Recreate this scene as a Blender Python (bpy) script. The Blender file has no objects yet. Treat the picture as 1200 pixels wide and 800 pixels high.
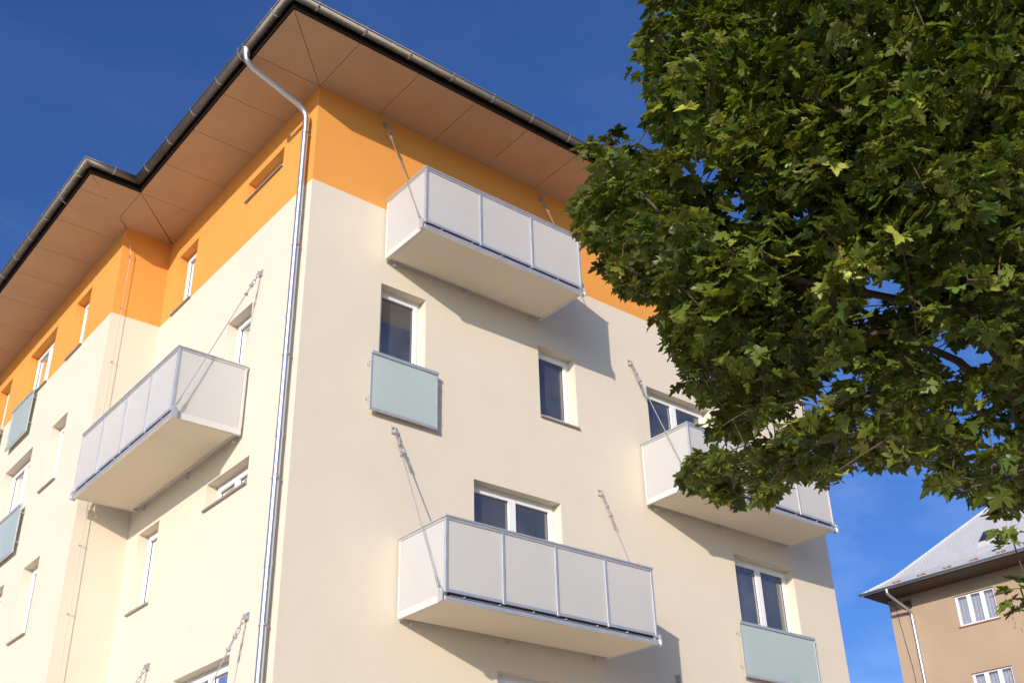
import bpy, bmesh, math, random
import numpy as np
from mathutils import Vector, Matrix
R_ = math.radians
SC = bpy.context.scene
COL = SC.collection

# ------------------------------------------------------------------ camera, sky, sun, exposure
Z0 = 13.3                       # height of the cream / orange paint line
cam_d = bpy.data.cameras.new('camera'); cam = bpy.data.objects.new('camera', cam_d); COL.objects.link(cam)
cam_d.sensor_width = 36; cam_d.lens = 39.91; cam_d.clip_end = 2000; cam_d.clip_start = .05
YAW, PIT, ROL = .6908, .5194, -.0274
fw = Vector((math.sin(YAW)*math.cos(PIT), math.cos(YAW)*math.cos(PIT), math.sin(PIT)))
rt = Vector((math.cos(YAW), -math.sin(YAW), 0)); up = rt.cross(fw)
rt2 = rt*math.cos(ROL)+up*math.sin(ROL); up2 = -rt*math.sin(ROL)+up*math.cos(ROL)
m = Matrix((rt2, up2, -fw)).transposed().to_4x4(); m.translation = Vector((-6.990, -13.498, Z0-11.690))
cam.matrix_world = m
SC.camera = cam

SUN_TO = Vector((-1.47, -1.0, .485)).normalized()
SUN_EL = math.asin(SUN_TO.z); SUN_ROT = math.atan2(SUN_TO.x, SUN_TO.y)
w = bpy.data.worlds.new('World'); SC.world = w; w.use_nodes = True
nt = w.node_tree; nt.nodes.clear()
def wn(t, **k):
    n = nt.nodes.new(t)
    for a, b in k.items(): setattr(n, a, b)
    return n
sky = wn('ShaderNodeTexSky', sky_type='NISHITA', sun_disc=False, sun_elevation=SUN_EL, sun_rotation=SUN_ROT,
         altitude=300, air_density=1.0, dust_density=3.5, ozone_density=3.0)
bg = wn('ShaderNodeBackground'); bg.inputs[1].default_value = .13
wo = wn('ShaderNodeOutputWorld')
tc = wn('ShaderNodeTexCoord'); mp = wn('ShaderNodeMapping'); mp.inputs['Scale'].default_value = (2.2, 5.5, 9); mp.inputs['Rotation'].default_value = (.2, .1, .5)
nz = wn('ShaderNodeTexNoise'); nz.inputs['Scale'].default_value = 1.6; nz.inputs['Detail'].default_value = 9; nz.inputs['Roughness'].default_value = .62
rp = wn('ShaderNodeValToRGB'); rp.color_ramp.elements[0].position = .44; rp.color_ramp.elements[1].position = .80
mx = wn('ShaderNodeMixRGB', blend_type='ADD'); mc = wn('ShaderNodeMath', operation='MULTIPLY'); mc.inputs[1].default_value = .8
sp = wn('ShaderNodeSeparateXYZ'); mr = wn('ShaderNodeMapRange')
mr.inputs[1].default_value = .62; mr.inputs[2].default_value = .25; mr.inputs[3].default_value = .12; mr.inputs[4].default_value = 1
mm = wn('ShaderNodeMath', operation='MULTIPLY')
L = nt.links.new
L(tc.outputs['Generated'], mp.inputs[0]); L(mp.outputs[0], nz.inputs[0]); L(nz.outputs[0], rp.inputs[0])
L(tc.outputs['Generated'], sp.inputs[0]); L(sp.outputs[2], mr.inputs[0])
L(rp.outputs[0], mc.inputs[0]); L(mc.outputs[0], mm.inputs[0]); L(mr.outputs[0], mm.inputs[1])
mx.inputs[2].default_value = (.9, .95, 1.0, 1); L(mm.outputs[0], mx.inputs[0])
pre = wn('ShaderNodeVectorMath', operation='SCALE'); pre.inputs['Scale'].default_value = .13
gm_ = wn('ShaderNodeGamma'); gm_.inputs[1].default_value = 1.05
gel = wn('ShaderNodeMixRGB', blend_type='MULTIPLY'); gel.inputs[0].default_value = 1; gel.inputs[2].default_value = (2.6, 3.95, 6.55, 1)   # the deep dry blue of this sky
L(sky.outputs[0], pre.inputs[0]); L(pre.outputs[0], gm_.inputs[0]); L(gm_.outputs[0], gel.inputs[1]); L(gel.outputs[0], mx.inputs[1])
L(mx.outputs[0], bg.inputs[0]); L(bg.outputs[0], wo.inputs[0])

sun_d = bpy.data.lights.new('sun', 'SUN'); sun = bpy.data.objects.new('sun', sun_d); COL.objects.link(sun)
sun_d.energy = 2.75; sun_d.angle = R_(.53); sun_d.color = (1.0, .85, .725)
sun.rotation_euler = SUN_TO.to_track_quat('Z', 'Y').to_euler(); sun.location = SUN_TO*80

SC.view_settings.view_transform = 'Standard'; SC.view_settings.look = 'None'
SC.view_settings.gamma = 1; SC.view_settings.use_curve_mapping = False; SC.view_settings.exposure = 0.69

# ------------------------------------------------------------------ materials
def mat(name, col, rough=.6, metal=0, spec=.5, var=0, vscale=2.0, bump=0, bscale=80, rvar=0, coat=0):
    M = bpy.data.materials.new(name); M.use_nodes = True
    t = M.node_tree; b = t.nodes['Principled BSDF']
    b.inputs['Base Color'].default_value = (*col, 1); b.inputs['Roughness'].default_value = rough
    b.inputs['Metallic'].default_value = metal; b.inputs['Specular IOR Level'].default_value = spec
    b.inputs['Coat Weight'].default_value = coat
    tcn = t.nodes.new('ShaderNodeTexCoord')
    def noise(s, det=5):
        n = t.nodes.new('ShaderNodeTexNoise'); n.inputs['Scale'].default_value = s; n.inputs['Detail'].default_value = det
        t.links.new(tcn.outputs['Object'], n.inputs[0]); return n
    if var:
        n = noise(vscale); r = t.nodes.new('ShaderNodeMapRange'); r.inputs[1].default_value = .25; r.inputs[2].default_value = .75
        r.inputs[3].default_value = 1-var; r.inputs[4].default_value = 1+var
        mixn = t.nodes.new('ShaderNodeVectorMath'); mixn.operation = 'SCALE'; mixn.inputs[0].default_value = col
        t.links.new(n.outputs[0], r.inputs[0]); t.links.new(r.outputs[0], mixn.inputs['Scale'])
        t.links.new(mixn.outputs[0], b.inputs['Base Color'])
    if rvar:
        n = noise(vscale*6); r = t.nodes.new('ShaderNodeMapRange'); r.inputs[3].default_value = rough-rvar; r.inputs[4].default_value = rough+rvar
        t.links.new(n.outputs[0], r.inputs[0]); t.links.new(r.outputs[0], b.inputs['Roughness'])
    if bump:
        n = noise(bscale, 6); bp = t.nodes.new('ShaderNodeBump'); bp.inputs['Strength'].default_value = bump; bp.inputs['Distance'].default_value = .01
        t.links.new(n.outputs[0], bp.inputs['Height']); t.links.new(bp.outputs[0], b.inputs['Normal'])
    return M
CREAM = mat('cream_stucco', (.695, .62, .49), .9, spec=.15, var=.02, vscale=1.6, bump=.35, bscale=45)
ORANGE = mat('orange_stucco', (.74, .325, .075), .9, spec=.15, var=.035, vscale=.8, bump=.35, bscale=45)
SOFFIT = mat('soffit_board', (.50, .33, .20), .75, spec=.2, var=.06, vscale=1.5, bump=.05, bscale=120)
DARK = mat('dark_gap', (.03, .022, .018), .8)
FASCIA = mat('fascia_board', (.012, .008, .006), .8, spec=.1)
ROOF = mat('roof_sheet', (.12, .09, .08), .5, var=.1)
GUTTER = mat('weathered_zinc_gutter', (.18, .165, .145), .48, metal=.75, var=.15, vscale=3, rvar=.08)
ZINC = mat('bright_zinc_pipe', (.66, .68, .70), .36, metal=.95, var=.08, vscale=4, rvar=.06)
GALV = mat('galvanised_steel', (.66, .67, .68), .42, metal=.65, var=.08, vscale=6, rvar=.08)
GALVROUGH = mat('galvanised_hardware', (.45, .45, .44), .5, metal=.7, var=.12, vscale=9, rvar=.1)
WHITESTEEL = mat('pale_coated_steel', (.62, .60, .56), .5, spec=.4, var=.03, vscale=3)
PANEL = mat('matt_white_glass_panel', (.755, .755, .735), .38, spec=.45, var=.015, vscale=1.2)
_t = PANEL.node_tree; _b = _t.nodes['Principled BSDF']; _m = _t.nodes.new('ShaderNodeMixShader'); _m.inputs[0].default_value = .5
_l = _t.nodes.new('ShaderNodeBsdfTranslucent'); _l.inputs[0].default_value = (.91, .91, .88, 1)
_t.links.new(_b.outputs[0], _m.inputs[1]); _t.links.new(_l.outputs[0], _m.inputs[2]); _t.links.new(_m.outputs[0], _t.nodes['Material Output'].inputs[0])
UNDER = mat('cream_underside_board', (.74, .66, .52), .7, spec=.25, var=.03, vscale=1.3, bump=.04, bscale=60)
FROST = mat('frosted_green_glass', (.56, .65, .61), .28, spec=.6, var=.04, vscale=1.0, coat=.25)
_t = FROST.node_tree; _b = _t.nodes['Principled BSDF']; _m = _t.nodes.new('ShaderNodeMixShader'); _m.inputs[0].default_value = .28
_l = _t.nodes.new('ShaderNodeBsdfTranslucent'); _l.inputs[0].default_value = (.80, .88, .86, 1)
_t.links.new(_b.outputs[0], _m.inputs[1]); _t.links.new(_l.outputs[0], _m.inputs[2]); _t.links.new(_m.outputs[0], _t.nodes['Material Output'].inputs[0])
PVC = mat('white_pvc', (.80, .80, .79), .35, spec=.5)
SILL = mat('pale_brown_sill', (.30, .26, .22), .5, spec=.4)
ROOM = mat('room_plaster', (.84, .80, .77), .9, spec=.1)
RUBBER_AND_SHADE = mat('black_gasket_and_gap_shade', (.02, .02, .022), .6)  # window gaskets, and the painted shade in the balcony edge gap
WIRE = mat('conductor_wire', (.50, .48, .44), .4, metal=.8)
TAN = mat('tan_render', (.42, .315, .215), .95, spec=.1, var=.09, vscale=.5, bump=.5, bscale=30)
BROWNWOOD = mat('brown_eaves', (.07, .045, .03), .7, var=.2, vscale=4)
RUST = mat('rust_patch', (.30, .12, .05), .8)
CURTAIN = mat('net_curtain', (.42, .43, .46), .8, var=.25, vscale=14)

def glass_mat(name, tint, dust=.055):     # a film of building dust on the panes
    M = bpy.data.materials.new(name); M.use_nodes = True; t = M.node_tree; t.nodes.clear()
    o = t.nodes.new('ShaderNodeOutputMaterial'); mx = t.nodes.new('ShaderNodeMixShader'); fr = t.nodes.new('ShaderNodeFresnel'); fr.inputs[0].default_value = 1.5
    tr = t.nodes.new('ShaderNodeBsdfTransparent'); tr.inputs[0].default_value = (*tint, 1)
    g = t.nodes.new('ShaderNodeBsdfGlossy'); g.inputs['Roughness'].default_value = .004; g.inputs[0].default_value = (.95, .97, 1, 1)
    # four glass surfaces of a double glazed unit: 4R / (1 + 3R)
    a = t.nodes.new('ShaderNodeMath'); a.operation = 'MULTIPLY'; a.inputs[1].default_value = 4
    b = t.nodes.new('ShaderNodeMath'); b.operation = 'MULTIPLY_ADD'; b.inputs[1].default_value = 3; b.inputs[2].default_value = 1
    c = t.nodes.new('ShaderNodeMath'); c.operation = 'DIVIDE'
    t.links.new(fr.outputs[0], a.inputs[0]); t.links.new(fr.outputs[0], b.inputs[0]); t.links.new(a.outputs[0], c.inputs[0]); t.links.new(b.outputs[0], c.inputs[1])
    t.links.new(c.outputs[0], mx.inputs[0]); t.links.new(tr.outputs[0], mx.inputs[1]); t.links.new(g.outputs[0], mx.inputs[2]); df = t.nodes.new('ShaderNodeBsdfDiffuse'); df.inputs[0].default_value = (.8, .79, .78, 1); m2 = t.nodes.new('ShaderNodeMixShader')
    tcn = t.nodes.new('ShaderNodeTexCoord'); nz_ = t.nodes.new('ShaderNodeTexNoise'); nz_.inputs['Scale'].default_value = 2.5; nz_.inputs['Detail'].default_value = 6
    mr_ = t.nodes.new('ShaderNodeMapRange'); mr_.inputs[1].default_value = .3; mr_.inputs[2].default_value = .7; mr_.inputs[3].default_value = dust*.6; mr_.inputs[4].default_value = dust*1.4
    t.links.new(tcn.outputs['Object'], nz_.inputs[0]); t.links.new(nz_.outputs[0], mr_.inputs[0]); t.links.new(mr_.outputs[0], m2.inputs[0])
    t.links.new(mx.outputs[0], m2.inputs[1]); t.links.new(df.outputs[0], m2.inputs[2]); t.links.new(m2.outputs[0], o.inputs[0])
    return M
GLASS = glass_mat('window_glass', (.92, .92, .93))

def roof_metal():
    M = mat('ribbed_metal_roof', (.50, .50, .50), .5, metal=.0, spec=.4, var=.05, vscale=1.5)
    return M
HROOF = roof_metal()

def bark_mat():
    M = mat('maple_bark', (.095, .075, .052), .9, var=.3, vscale=12, bump=.6, bscale=40); return M
BARK = bark_mat()
def leaf_mat():
    M = bpy.data.materials.new('maple_leaf'); M.use_nodes = True; t = M.node_tree; b = t.nodes['Principled BSDF']
    at = t.nodes.new('ShaderNodeAttribute'); at.attribute_name = 'leaf_tint'
    b.inputs['Roughness'].default_value = .42; b.inputs['Specular IOR Level'].default_value = .45
    tr = t.nodes.new('ShaderNodeBsdfTranslucent'); mx = t.nodes.new('ShaderNodeMixShader'); mx.inputs[0].default_value = .38
    hs = t.nodes.new('ShaderNodeHueSaturation'); hs.inputs['Saturation'].default_value = 1.1; hs.inputs['Value'].default_value = 1.5; hs.inputs['Hue'].default_value = .485
    t.links.new(at.outputs['Color'], b.inputs['Base Color']); t.links.new(at.outputs['Color'], hs.inputs['Color']); t.links.new(hs.outputs[0], tr.inputs[0])
    out = t.nodes['Material Output']; t.links.new(b.outputs[0], mx.inputs[1]); t.links.new(tr.outputs[0], mx.inputs[2]); t.links.new(mx.outputs[0], out.inputs[0])
    return M
LEAF = leaf_mat()
SEED = mat('maple_seeds', (.34, .33, .13), .6)

# ------------------------------------------------------------------ mesh helpers
class Frame:
    """u along a wall, o outward from it, z up from the paint line"""
    def __init__(s, O, U, N): s.O = Vector((O[0], O[1], 0)); s.U = Vector((U[0], U[1], 0)); s.N = Vector((N[0], N[1], 0))
    def p(s, u, o, z): return s.O+s.U*u+s.N*o+Vector((0, 0, z+Z0))
FR = Frame((0, 0), (1, 0), (0, -1))
FL = Frame((0, 0), (0, 1), (-1, 0))
PX = -.99; YI = 6.01
FP = Frame((PX, 0), (0, 1), (-1, 0))
FI = Frame((0, YI), (1, 0), (0, -1))

class MB:
    def __init__(s): s.v = []; s.f = []; s.mi = []
    def poly(s, pts, mi=0):
        b = len(s.v); s.v += [tuple(p) for p in pts]; s.f.append(tuple(range(b, b+len(pts)))); s.mi.append(mi)
    def hexa(s, a, mi=0):      # 8 points: bottom 4, top 4
        b = len(s.v); s.v += [tuple(p) for p in a]
        for q in ((0, 3, 2, 1), (4, 5, 6, 7), (0, 1, 5, 4), (1, 2, 6, 5), (2, 3, 7, 6), (3, 0, 4, 7)):
            s.f.append(tuple(b+i for i in q)); s.mi.append(mi)
    def box(s, F, u0, u1, o0, o1, z0, z1, mi=0):
        s.hexa([F.p(u0, o0, z0), F.p(u1, o0, z0), F.p(u1, o1, z0), F.p(u0, o1, z0),
                F.p(u0, o0, z1), F.p(u1, o0, z1), F.p(u1, o1, z1), F.p(u0, o1, z1)], mi)
    def prism(s, pts, z0, z1, mi=0):          # xy polygon
        b = len(s.v); n = len(pts)
        s.v += [(x, y, z0) for x, y in pts]+[(x, y, z1) for x, y in pts]
        s.f.append(tuple(range(b+n-1, b-1, -1))); s.mi.append(mi); s.f.append(tuple(range(b+n, b+2*n))); s.mi.append(mi)
        for i in range(n):
            j = (i+1) % n; s.f.append((b+i, b+j, b+n+j, b+n+i)); s.mi.append(mi)
    def tube(s, pts, r, n=10, mi=0, cap=True):
        pts = [Vector(p) for p in pts]; rs = r if isinstance(r, (list, tuple)) else [r]*len(pts)
        b = len(s.v); prev = None
        for i, p in enumerate(pts):
            t = (pts[min(i+1, len(pts)-1)]-pts[max(i-1, 0)])
            if t.length < 1e-9: t = Vector((0, 0, 1))
            t.normalize()
            if prev is None: a = t.orthogonal().normalized()
            else: a = (prev-t*prev.dot(t)).normalized()
            prev = a; c = t.cross(a)
            for k in range(n):
                q = 2*math.pi*k/n; s.v.append(tuple(p+(a*math.cos(q)+c*math.sin(q))*rs[i]))
        for i in range(len(pts)-1):
            for k in range(n):
                k2 = (k+1) % n; s.f.append((b+i*n+k, b+i*n+k2, b+(i+1)*n+k2, b+(i+1)*n+k)); s.mi.append(mi)
        if cap:
            s.f.append(tuple(b+k for k in range(n-1, -1, -1))); s.mi.append(mi)
            e = b+(len(pts)-1)*n; s.f.append(tuple(e+k for k in range(n))); s.mi.append(mi)
    def loop(s, pts, r, n=8, mi=0): s.tube(list(pts)+[pts[0], pts[1]], r, n, mi, cap=False)
    def build(s, name, mats, parent=None, smooth=False, bevel=0, fix=True):
        me = bpy.data.meshes.new(name); me.from_pydata(s.v, [], s.f)
        for q in (mats if isinstance(mats, (list, tuple)) else [mats]): me.materials.append(q)
        me.polygons.foreach_set('material_index', s.mi)
        if fix:
            bm = bmesh.new(); bm.from_mesh(me); bmesh.ops.recalc_face_normals(bm, faces=bm.faces); bm.to_mesh(me); bm.free()
        if smooth:
            me.polygons.foreach_set('use_smooth', [True]*len(me.polygons))
            try: me.set_sharp_from_angle(angle=R_(40))
            except Exception: pass
        me.update()
        o = bpy.data.objects.new(name, me); COL.objects.link(o)
        if parent: o.parent = parent
        if bevel:
            bv = o.modifiers.new('bevel', 'BEVEL'); bv.width = bevel; bv.segments = 2; bv.limit_method = 'ANGLE'
        return o
def thing(name, label, cat, loc=(0, 0, 0)):
    o = bpy.data.objects.new(name, None); COL.objects.link(o); o['label'] = label; o['category'] = cat; o.empty_display_size = .5
    return o
def structure(o): o['kind'] = 'structure'; return o

# ------------------------------------------------------------------ ground
def ground_mat():
    M = mat('ground_mix', (.2, .18, .13), .95, spec=.1)
    t = M.node_tree; b = t.nodes['Principled BSDF']
    tcn = t.nodes.new('ShaderNodeTexCoord'); n = t.nodes.new('ShaderNodeTexNoise'); n.inputs['Scale'].default_value = .25; n.inputs['Detail'].default_value = 8
    r = t.nodes.new('ShaderNodeValToRGB'); r.color_ramp.elements[0].color = (.66, .53, .37, 1); r.color_ramp.elements[1].color = (.80, .66, .47, 1)
    r.color_ramp.elements[0].position = .34; r.color_ramp.elements[1].position = .5
    t.links.new(tcn.outputs['Object'], n.inputs[0]); t.links.new(n.outputs[0], r.inputs[0]); t.links.new(r.outputs[0], b.inputs['Base Color']); return M
g = MB(); g.poly([(-600, -600, 0), (600, -600, 0), (600, 600, 0), (-600, 600, 0)])
structure(g.build('ground', ground_mat(), fix=False))
PAVE = mat('concrete_paving', (.76, .64, .48), .9, spec=.15, var=.12, vscale=.8, bump=.2, bscale=20)
g = MB()
g.prism([(-9, -8), (20, -8), (20, -.02), (0, -.02), (0, YI), (PX, YI), (PX, 22.5), (-9, 22.5)], 0.004, .12)
structure(g.build('pavement', PAVE))
ASPH = mat('asphalt', (.055, .054, .052), .9, spec=.2, var=.15, vscale=3, bump=.3, bscale=60)
g = MB(); g.poly([(-90, -24, .004), (120, -24, .004), (120, -17, .004), (-90, -17, .004)])
structure(g.build('road', ASPH, fix=False))

# ------------------------------------------------------------------ the apartment building
B = thing('apartment_building', 'cream and orange rendered apartment building with hanging balconies under wide brown eaves', 'building')
ZT = 2.0                        # soffit
XR = 12.585                     # right end of the right facade
YF = 22.0
REV = .19                       # reveal depth

# (u0, u1, z0, z1, sashes, room depth)
W_R = [(1.408, 2.305, -3.86, -1.505, 1, .8), (4.773, 5.655, -2.965, -1.54, 1, .8), (7.523, 9.33, -3.86, -1.535, 2, .8),
       (3.293, 5.145, -6.86, -4.52, 2, .8), (9.52, 11.265, -6.86, -4.525, 2, .8), (3.71, 5.5, -9.86, -7.51, 2, .8),
       (1.95, 3.75, -.86, .85, 2, .8), (8.75, 10.5, -.86, 1.39, 2, .8)]
W_L = [(1.145, 2.505, 1.0, 1.42, 2, .8), (4.58, 5.45, .012, 1.385, 1, .8), (1.79, 2.69, -3.86, -1.50, 1, .8),
       (4.605, 5.49, -5.955, -4.508, 1, .8), (1.333, 2.785, -4.93, -4.48, 2, .8), (1.33, 3.19, -9.86, -7.51, 2, .8)]
W_P = [(7.56, 8.43, .012, 1.39, 1, .8), (9.58, 11.35, .012, 1.39, 2, .8), (12.58, 13.5, .012, 1.36, 1, .8),
       (7.63, 8.51, -2.93, -1.51, 1, .8), (9.617, 11.40, -3.86, -1.53, 2, .8),
       (7.665, 8.58, -5.91, -4.465, 1, .8), (9.69, 11.45, -6.86, -4.477, 2, .8)]

cream = MB(); orange = MB()
def facade(F, u0, u1, zlo, zhi, wins):
    us = sorted({u0, u1, *[w[0] for w in wins], *[w[1] for w in wins]}); zs = sorted({zlo, zhi, 0.0, *[w[2] for w in wins], *[w[3] for w in wins]})
    for a, b in zip(us, us[1:]):
        for c, d in zip(zs, zs[1:]):
            mu, mz = (a+b)/2, (c+d)/2
            if any(w[0] < mu < w[1] and w[2] < mz < w[3] for w in wins): continue
            (orange if mz > 0 else cream).poly([F.p(a, 0, c), F.p(b, 0, c), F.p(b, 0, d), F.p(a, 0, d)])
    for w_ in wins:
        a, b, c, d = w_[:4]
        if d <= 0 or c >= 0: spans = [(c, d)]
        else: spans = [(c, 0.0), (0.0, d)]
        for s0, s1 in spans:
            M_ = orange if s1 > 0.001 else cream
            M_.poly([F.p(a, 0, s0), F.p(a, -REV-.08, s0), F.p(a, -REV-.08, s1), F.p(a, 0, s1)])
            M_.poly([F.p(b, 0, s0), F.p(b, 0, s1), F.p(b, -REV-.08, s1), F.p(b, -REV-.08, s0)])
        (orange if d > 0 else cream).poly([F.p(a, 0, d), F.p(a, -REV-.08, d), F.p(b, -REV-.08, d), F.p(b, 0, d)])
        (orange if c > 0 else cream).poly([F.p(a, 0, c), F.p(b, 0, c), F.p(b, -REV-.08, c), F.p(a, -REV-.08, c)])
facade(FR, 0, XR, -Z0, ZT, W_R)
facade(FL, 0, YI, -Z0, ZT, W_L)
facade(FI, PX, 0, -Z0, ZT, [])
facade(FP, YI, YF, -Z0, ZT, W_P)
facade(Frame((XR, 0), (0, 1), (1, 0)), 0, YF, -Z0, ZT, [])
facade(Frame((0, YF), (1, 0), (0, 1)), PX, XR, -Z0, ZT, [])
wl = cream.build('wall', CREAM, B, fix=False)
ow = orange.build('wall', ORANGE, B, fix=False); ow['label'] = 'orange painted top band of the walls'
cream = orange = None

def window(F, w_, door=False):
    u0, u1, z0, z1, n, depth = w_
    fb, ff = -REV-.07, -REV      # frame back, front
    zb = z0+.025
    f = MB(); fw_ = .055
    def ring(a, b, c, d, t, o0, o1, mb=f):
        mb.box(F, a, a+t, o0, o1, c, d); mb.box(F, b-t, b, o0, o1, c, d)
        mb.box(F, a+t, b-t, o0, o1, d-t, d); mb.box(F, a+t, b-t, o0, o1, c, c+t)
    ring(u0, u1, zb, z1, fw_, fb, ff)
    pane = MB(); gk = MB()
    a0, b0 = u0+fw_+.002, u1-fw_-.002; step = (b0-a0)/n
    for k in range(n):
        a = a0+k*step+(.001 if k else 0); b = a0+(k+1)*step-(.001 if k < n-1 else 0)
        st = .072
        ring(a, b, zb+fw_+.002, z1-fw_-.002, st, fb+.012, ff+.018)
        pane.poly([F.p(a+st+.009, fb+.04, zb+fw_+st+.009), F.p(b-st-.009, fb+.04, zb+fw_+st+.009), F.p(b-st-.009, fb+.04, z1-fw_-st-.009), F.p(a+st+.009, fb+.04, z1-fw_-st-.009)])
        ring(a+st, b-st, zb+fw_+st+.002, z1-fw_-st-.002, .007, fb+.030, fb+.047, gk)
    o = f.build('window', PVC, B, bevel=.004)
    pane.build('pane', GLASS, o, fix=False)
    gk.build('gasket', RUBBER_AND_SHADE, o)
    if n > 0:
        s = MB(); s.hexa([F.p(u0+.002, -REV-.02, z0+.002), F.p(u1-.002, -REV-.02, z0+.002), F.p(u1-.002, .045, z0-.012), F.p(u0+.002, .045, z0-.012),
                          F.p(u0+.002, -REV-.02, z0+.022), F.p(u1-.002, -REV-.02, z0+.022), F.p(u1-.002, .045, z0+.004), F.p(u0+.002, .045, z0+.004)])
        s.box(F, u0-.012, u1+.012, .003, .047, z0-.026, z0-.012)
        s.build('sill', SILL, o)
    # the room behind the glass
    r = MB(); m0, m1 = u0-.35, u1+.35
    if F is FR: m0 = max(m0, 1.25)
    fl = z1-2.36; ce = z1+.22
    if z1 > 0: ce = z1+.3
    q = [(m0, fb-.02), (m1, fb-.02), (m1, fb-.02-depth), (m0, fb-.02-depth)]
    lo = [F.p(a, b, fl) for a, b in q]; hi = [F.p(a, b, ce) for a, b in q]
    r.poly(lo); r.poly(hi[::-1])
    for i in (1, 2, 3): j = (i+1) % 4; r.poly([lo[i], lo[j], hi[j], hi[i]])
    r.build('room', ROOM, o, fix=False)
    return o
for w_ in W_R: window(FR, w_)
for w_ in W_L: window(FL, w_)
for w_ in W_P: window(FP, w_)

# eaves: soffit boards with open joints
sof = MB(); T = .012; GP = .005
E0, E1, E2 = -1.235, -1.30, -2.225     # left near edge x, right facade edge y, left far edge x
JY = 4.715                             # the eaves step
def board(pts):
    # shrink the polygon towards its centroid by about the half joint
    n = len(pts); out = []
    ar = sum(pts[i][0]*pts[(i+1) % n][1]-pts[(i+1) % n][0]*pts[i][1] for i in range(n))
    if ar < 0: pts = pts[::-1]
    for i in range(n):
        p0, p1, p2 = [Vector(pts[(i+k) % n]) for k in (-1, 0, 1)]
        d1 = (p1-p0).normalized(); d2 = (p2-p1).normalized(); n1 = Vector((-d1.y, d1.x)); n2 = Vector((-d2.y, d2.x))
        k = 1+n1.dot(n2); off = (n1+n2)/max(k, .25)*GP; out.append(p1+off)
    sof.prism([tuple(p) for p in out], Z0+ZT, Z0+ZT+T)
STEP = 1.205
x = 0.0
while x < XR+1.2:
    x2 = min(x+STEP, XR+1.3); board([(x, E1), (x2, E1), (x2, 0.03), (x, 0.03)]); x = x2
board([(E0, E1), (0, E1), (0, 0)]); board([(E0, E1), (0, 0), (E0, 0)])
ys = [0, 1.18, 2.37, 3.58, JY]
for a, b in zip(ys, ys[1:]): board([(E0, a), (.03, a), (.03, b), (E0, b)])
board([(E0, JY), (.03, JY), (.03, YI)]); board([(E0, JY), (.03, YI+.02), (PX, YI+.02), (E0, 5.75)])
board([(E2, JY), (E0, JY), (E0, 5.75)]); board([(E2, JY), (-1.66, 5.29), (E2, 5.29)])
board([(E2, 5.29), (-1.66, 5.29), (PX+.03, YI), (PX+.03, 6.52), (E2, 6.52)])
y = 6.52
while y < YF+1.2:
    y2 = min(y+STEP, YF+1.3); board([(E2, y), (PX+.03, y), (PX+.03, y2), (E2, y2)]); y = y2
so = sof.build('soffit', SOFFIT, B)
OUT = [(XR+1.3, E1), (E0, E1), (E0, JY), (E2, JY), (E2, YF+1.3)]
bk = MB(); bk.prism([(XR+1.3, E1+.01), (E0+.01, E1+.01), (E0+.01, JY+.01), (E2+.01, JY+.01), (E2+.01, YF+1.3), (XR+1.3, YF+1.3)], Z0+ZT+T+.004, Z0+ZT+.05)
bk.build('soffit_backing', DARK, so)
def miter(path, off):
    """offset an open xy path to its left... outward of the building by off"""
    out = []; n = len(path)
    for i in range(n):
        p = Vector(path[i]); ds = []
        if i > 0: ds.append((p-Vector(path[i-1])).normalized())
        if i < n-1: ds.append((Vector(path[i+1])-p).normalized())
        ns = [Vector((d.y, -d.x)) for d in ds]
        # outward normal: the path runs right facade -> corner -> left facade, outside is on its left
        ns = [-v for v in ns]
        if len(ns) == 1: out.append(p+ns[0]*off)
        else:
            k = 1+ns[0].dot(ns[1]); out.append(p+(ns[0]+ns[1])/k*off)
    return out
sgn = 1
if miter(OUT, 1)[0].y > OUT[0][1]: sgn = -1
def sweep(mb, prof, path, mi=0, closed=False):
    rows = [[(*q, Z0+h) for q in miter(path, sgn*o)] for o, h in prof]
    k = len(rows); rng_ = range(k if closed else k-1)
    for a in rng_:
        r0, r1 = rows[a], rows[(a+1) % k]
        for i in range(len(path)-1): mb.poly([r0[i], r0[i+1], r1[i+1], r1[i]], mi)
fa = MB(); sweep(fa, [(.0, ZT-.004), (.022, ZT-.004), (.022, ZT+.175), (.0, ZT+.175)], OUT, closed=True)
fa.build('fascia', FASCIA, B)
gt = MB(); GR = .078; GO = .115; GZ = ZT+.18
prof = []
for k in range(13):
    a = math.pi+math.pi*k/12; prof.append((GO-GR*math.cos(a)*-1, GZ+GR*math.sin(a)))
bead = [(GO+GR+.008+.011*math.cos(a), GZ+.002+.011*math.sin(a)) for a in [2*math.pi*j/8 for j in range(8)]]
sweep(gt, prof, OUT); sweep(gt, bead, OUT, closed=True)
go = gt.build('gutter', GUTTER, B, smooth=True, fix=False)
sol = go.modifiers.new('thickness', 'SOLIDIFY'); sol.thickness = .004; sol.offset = 0
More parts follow.
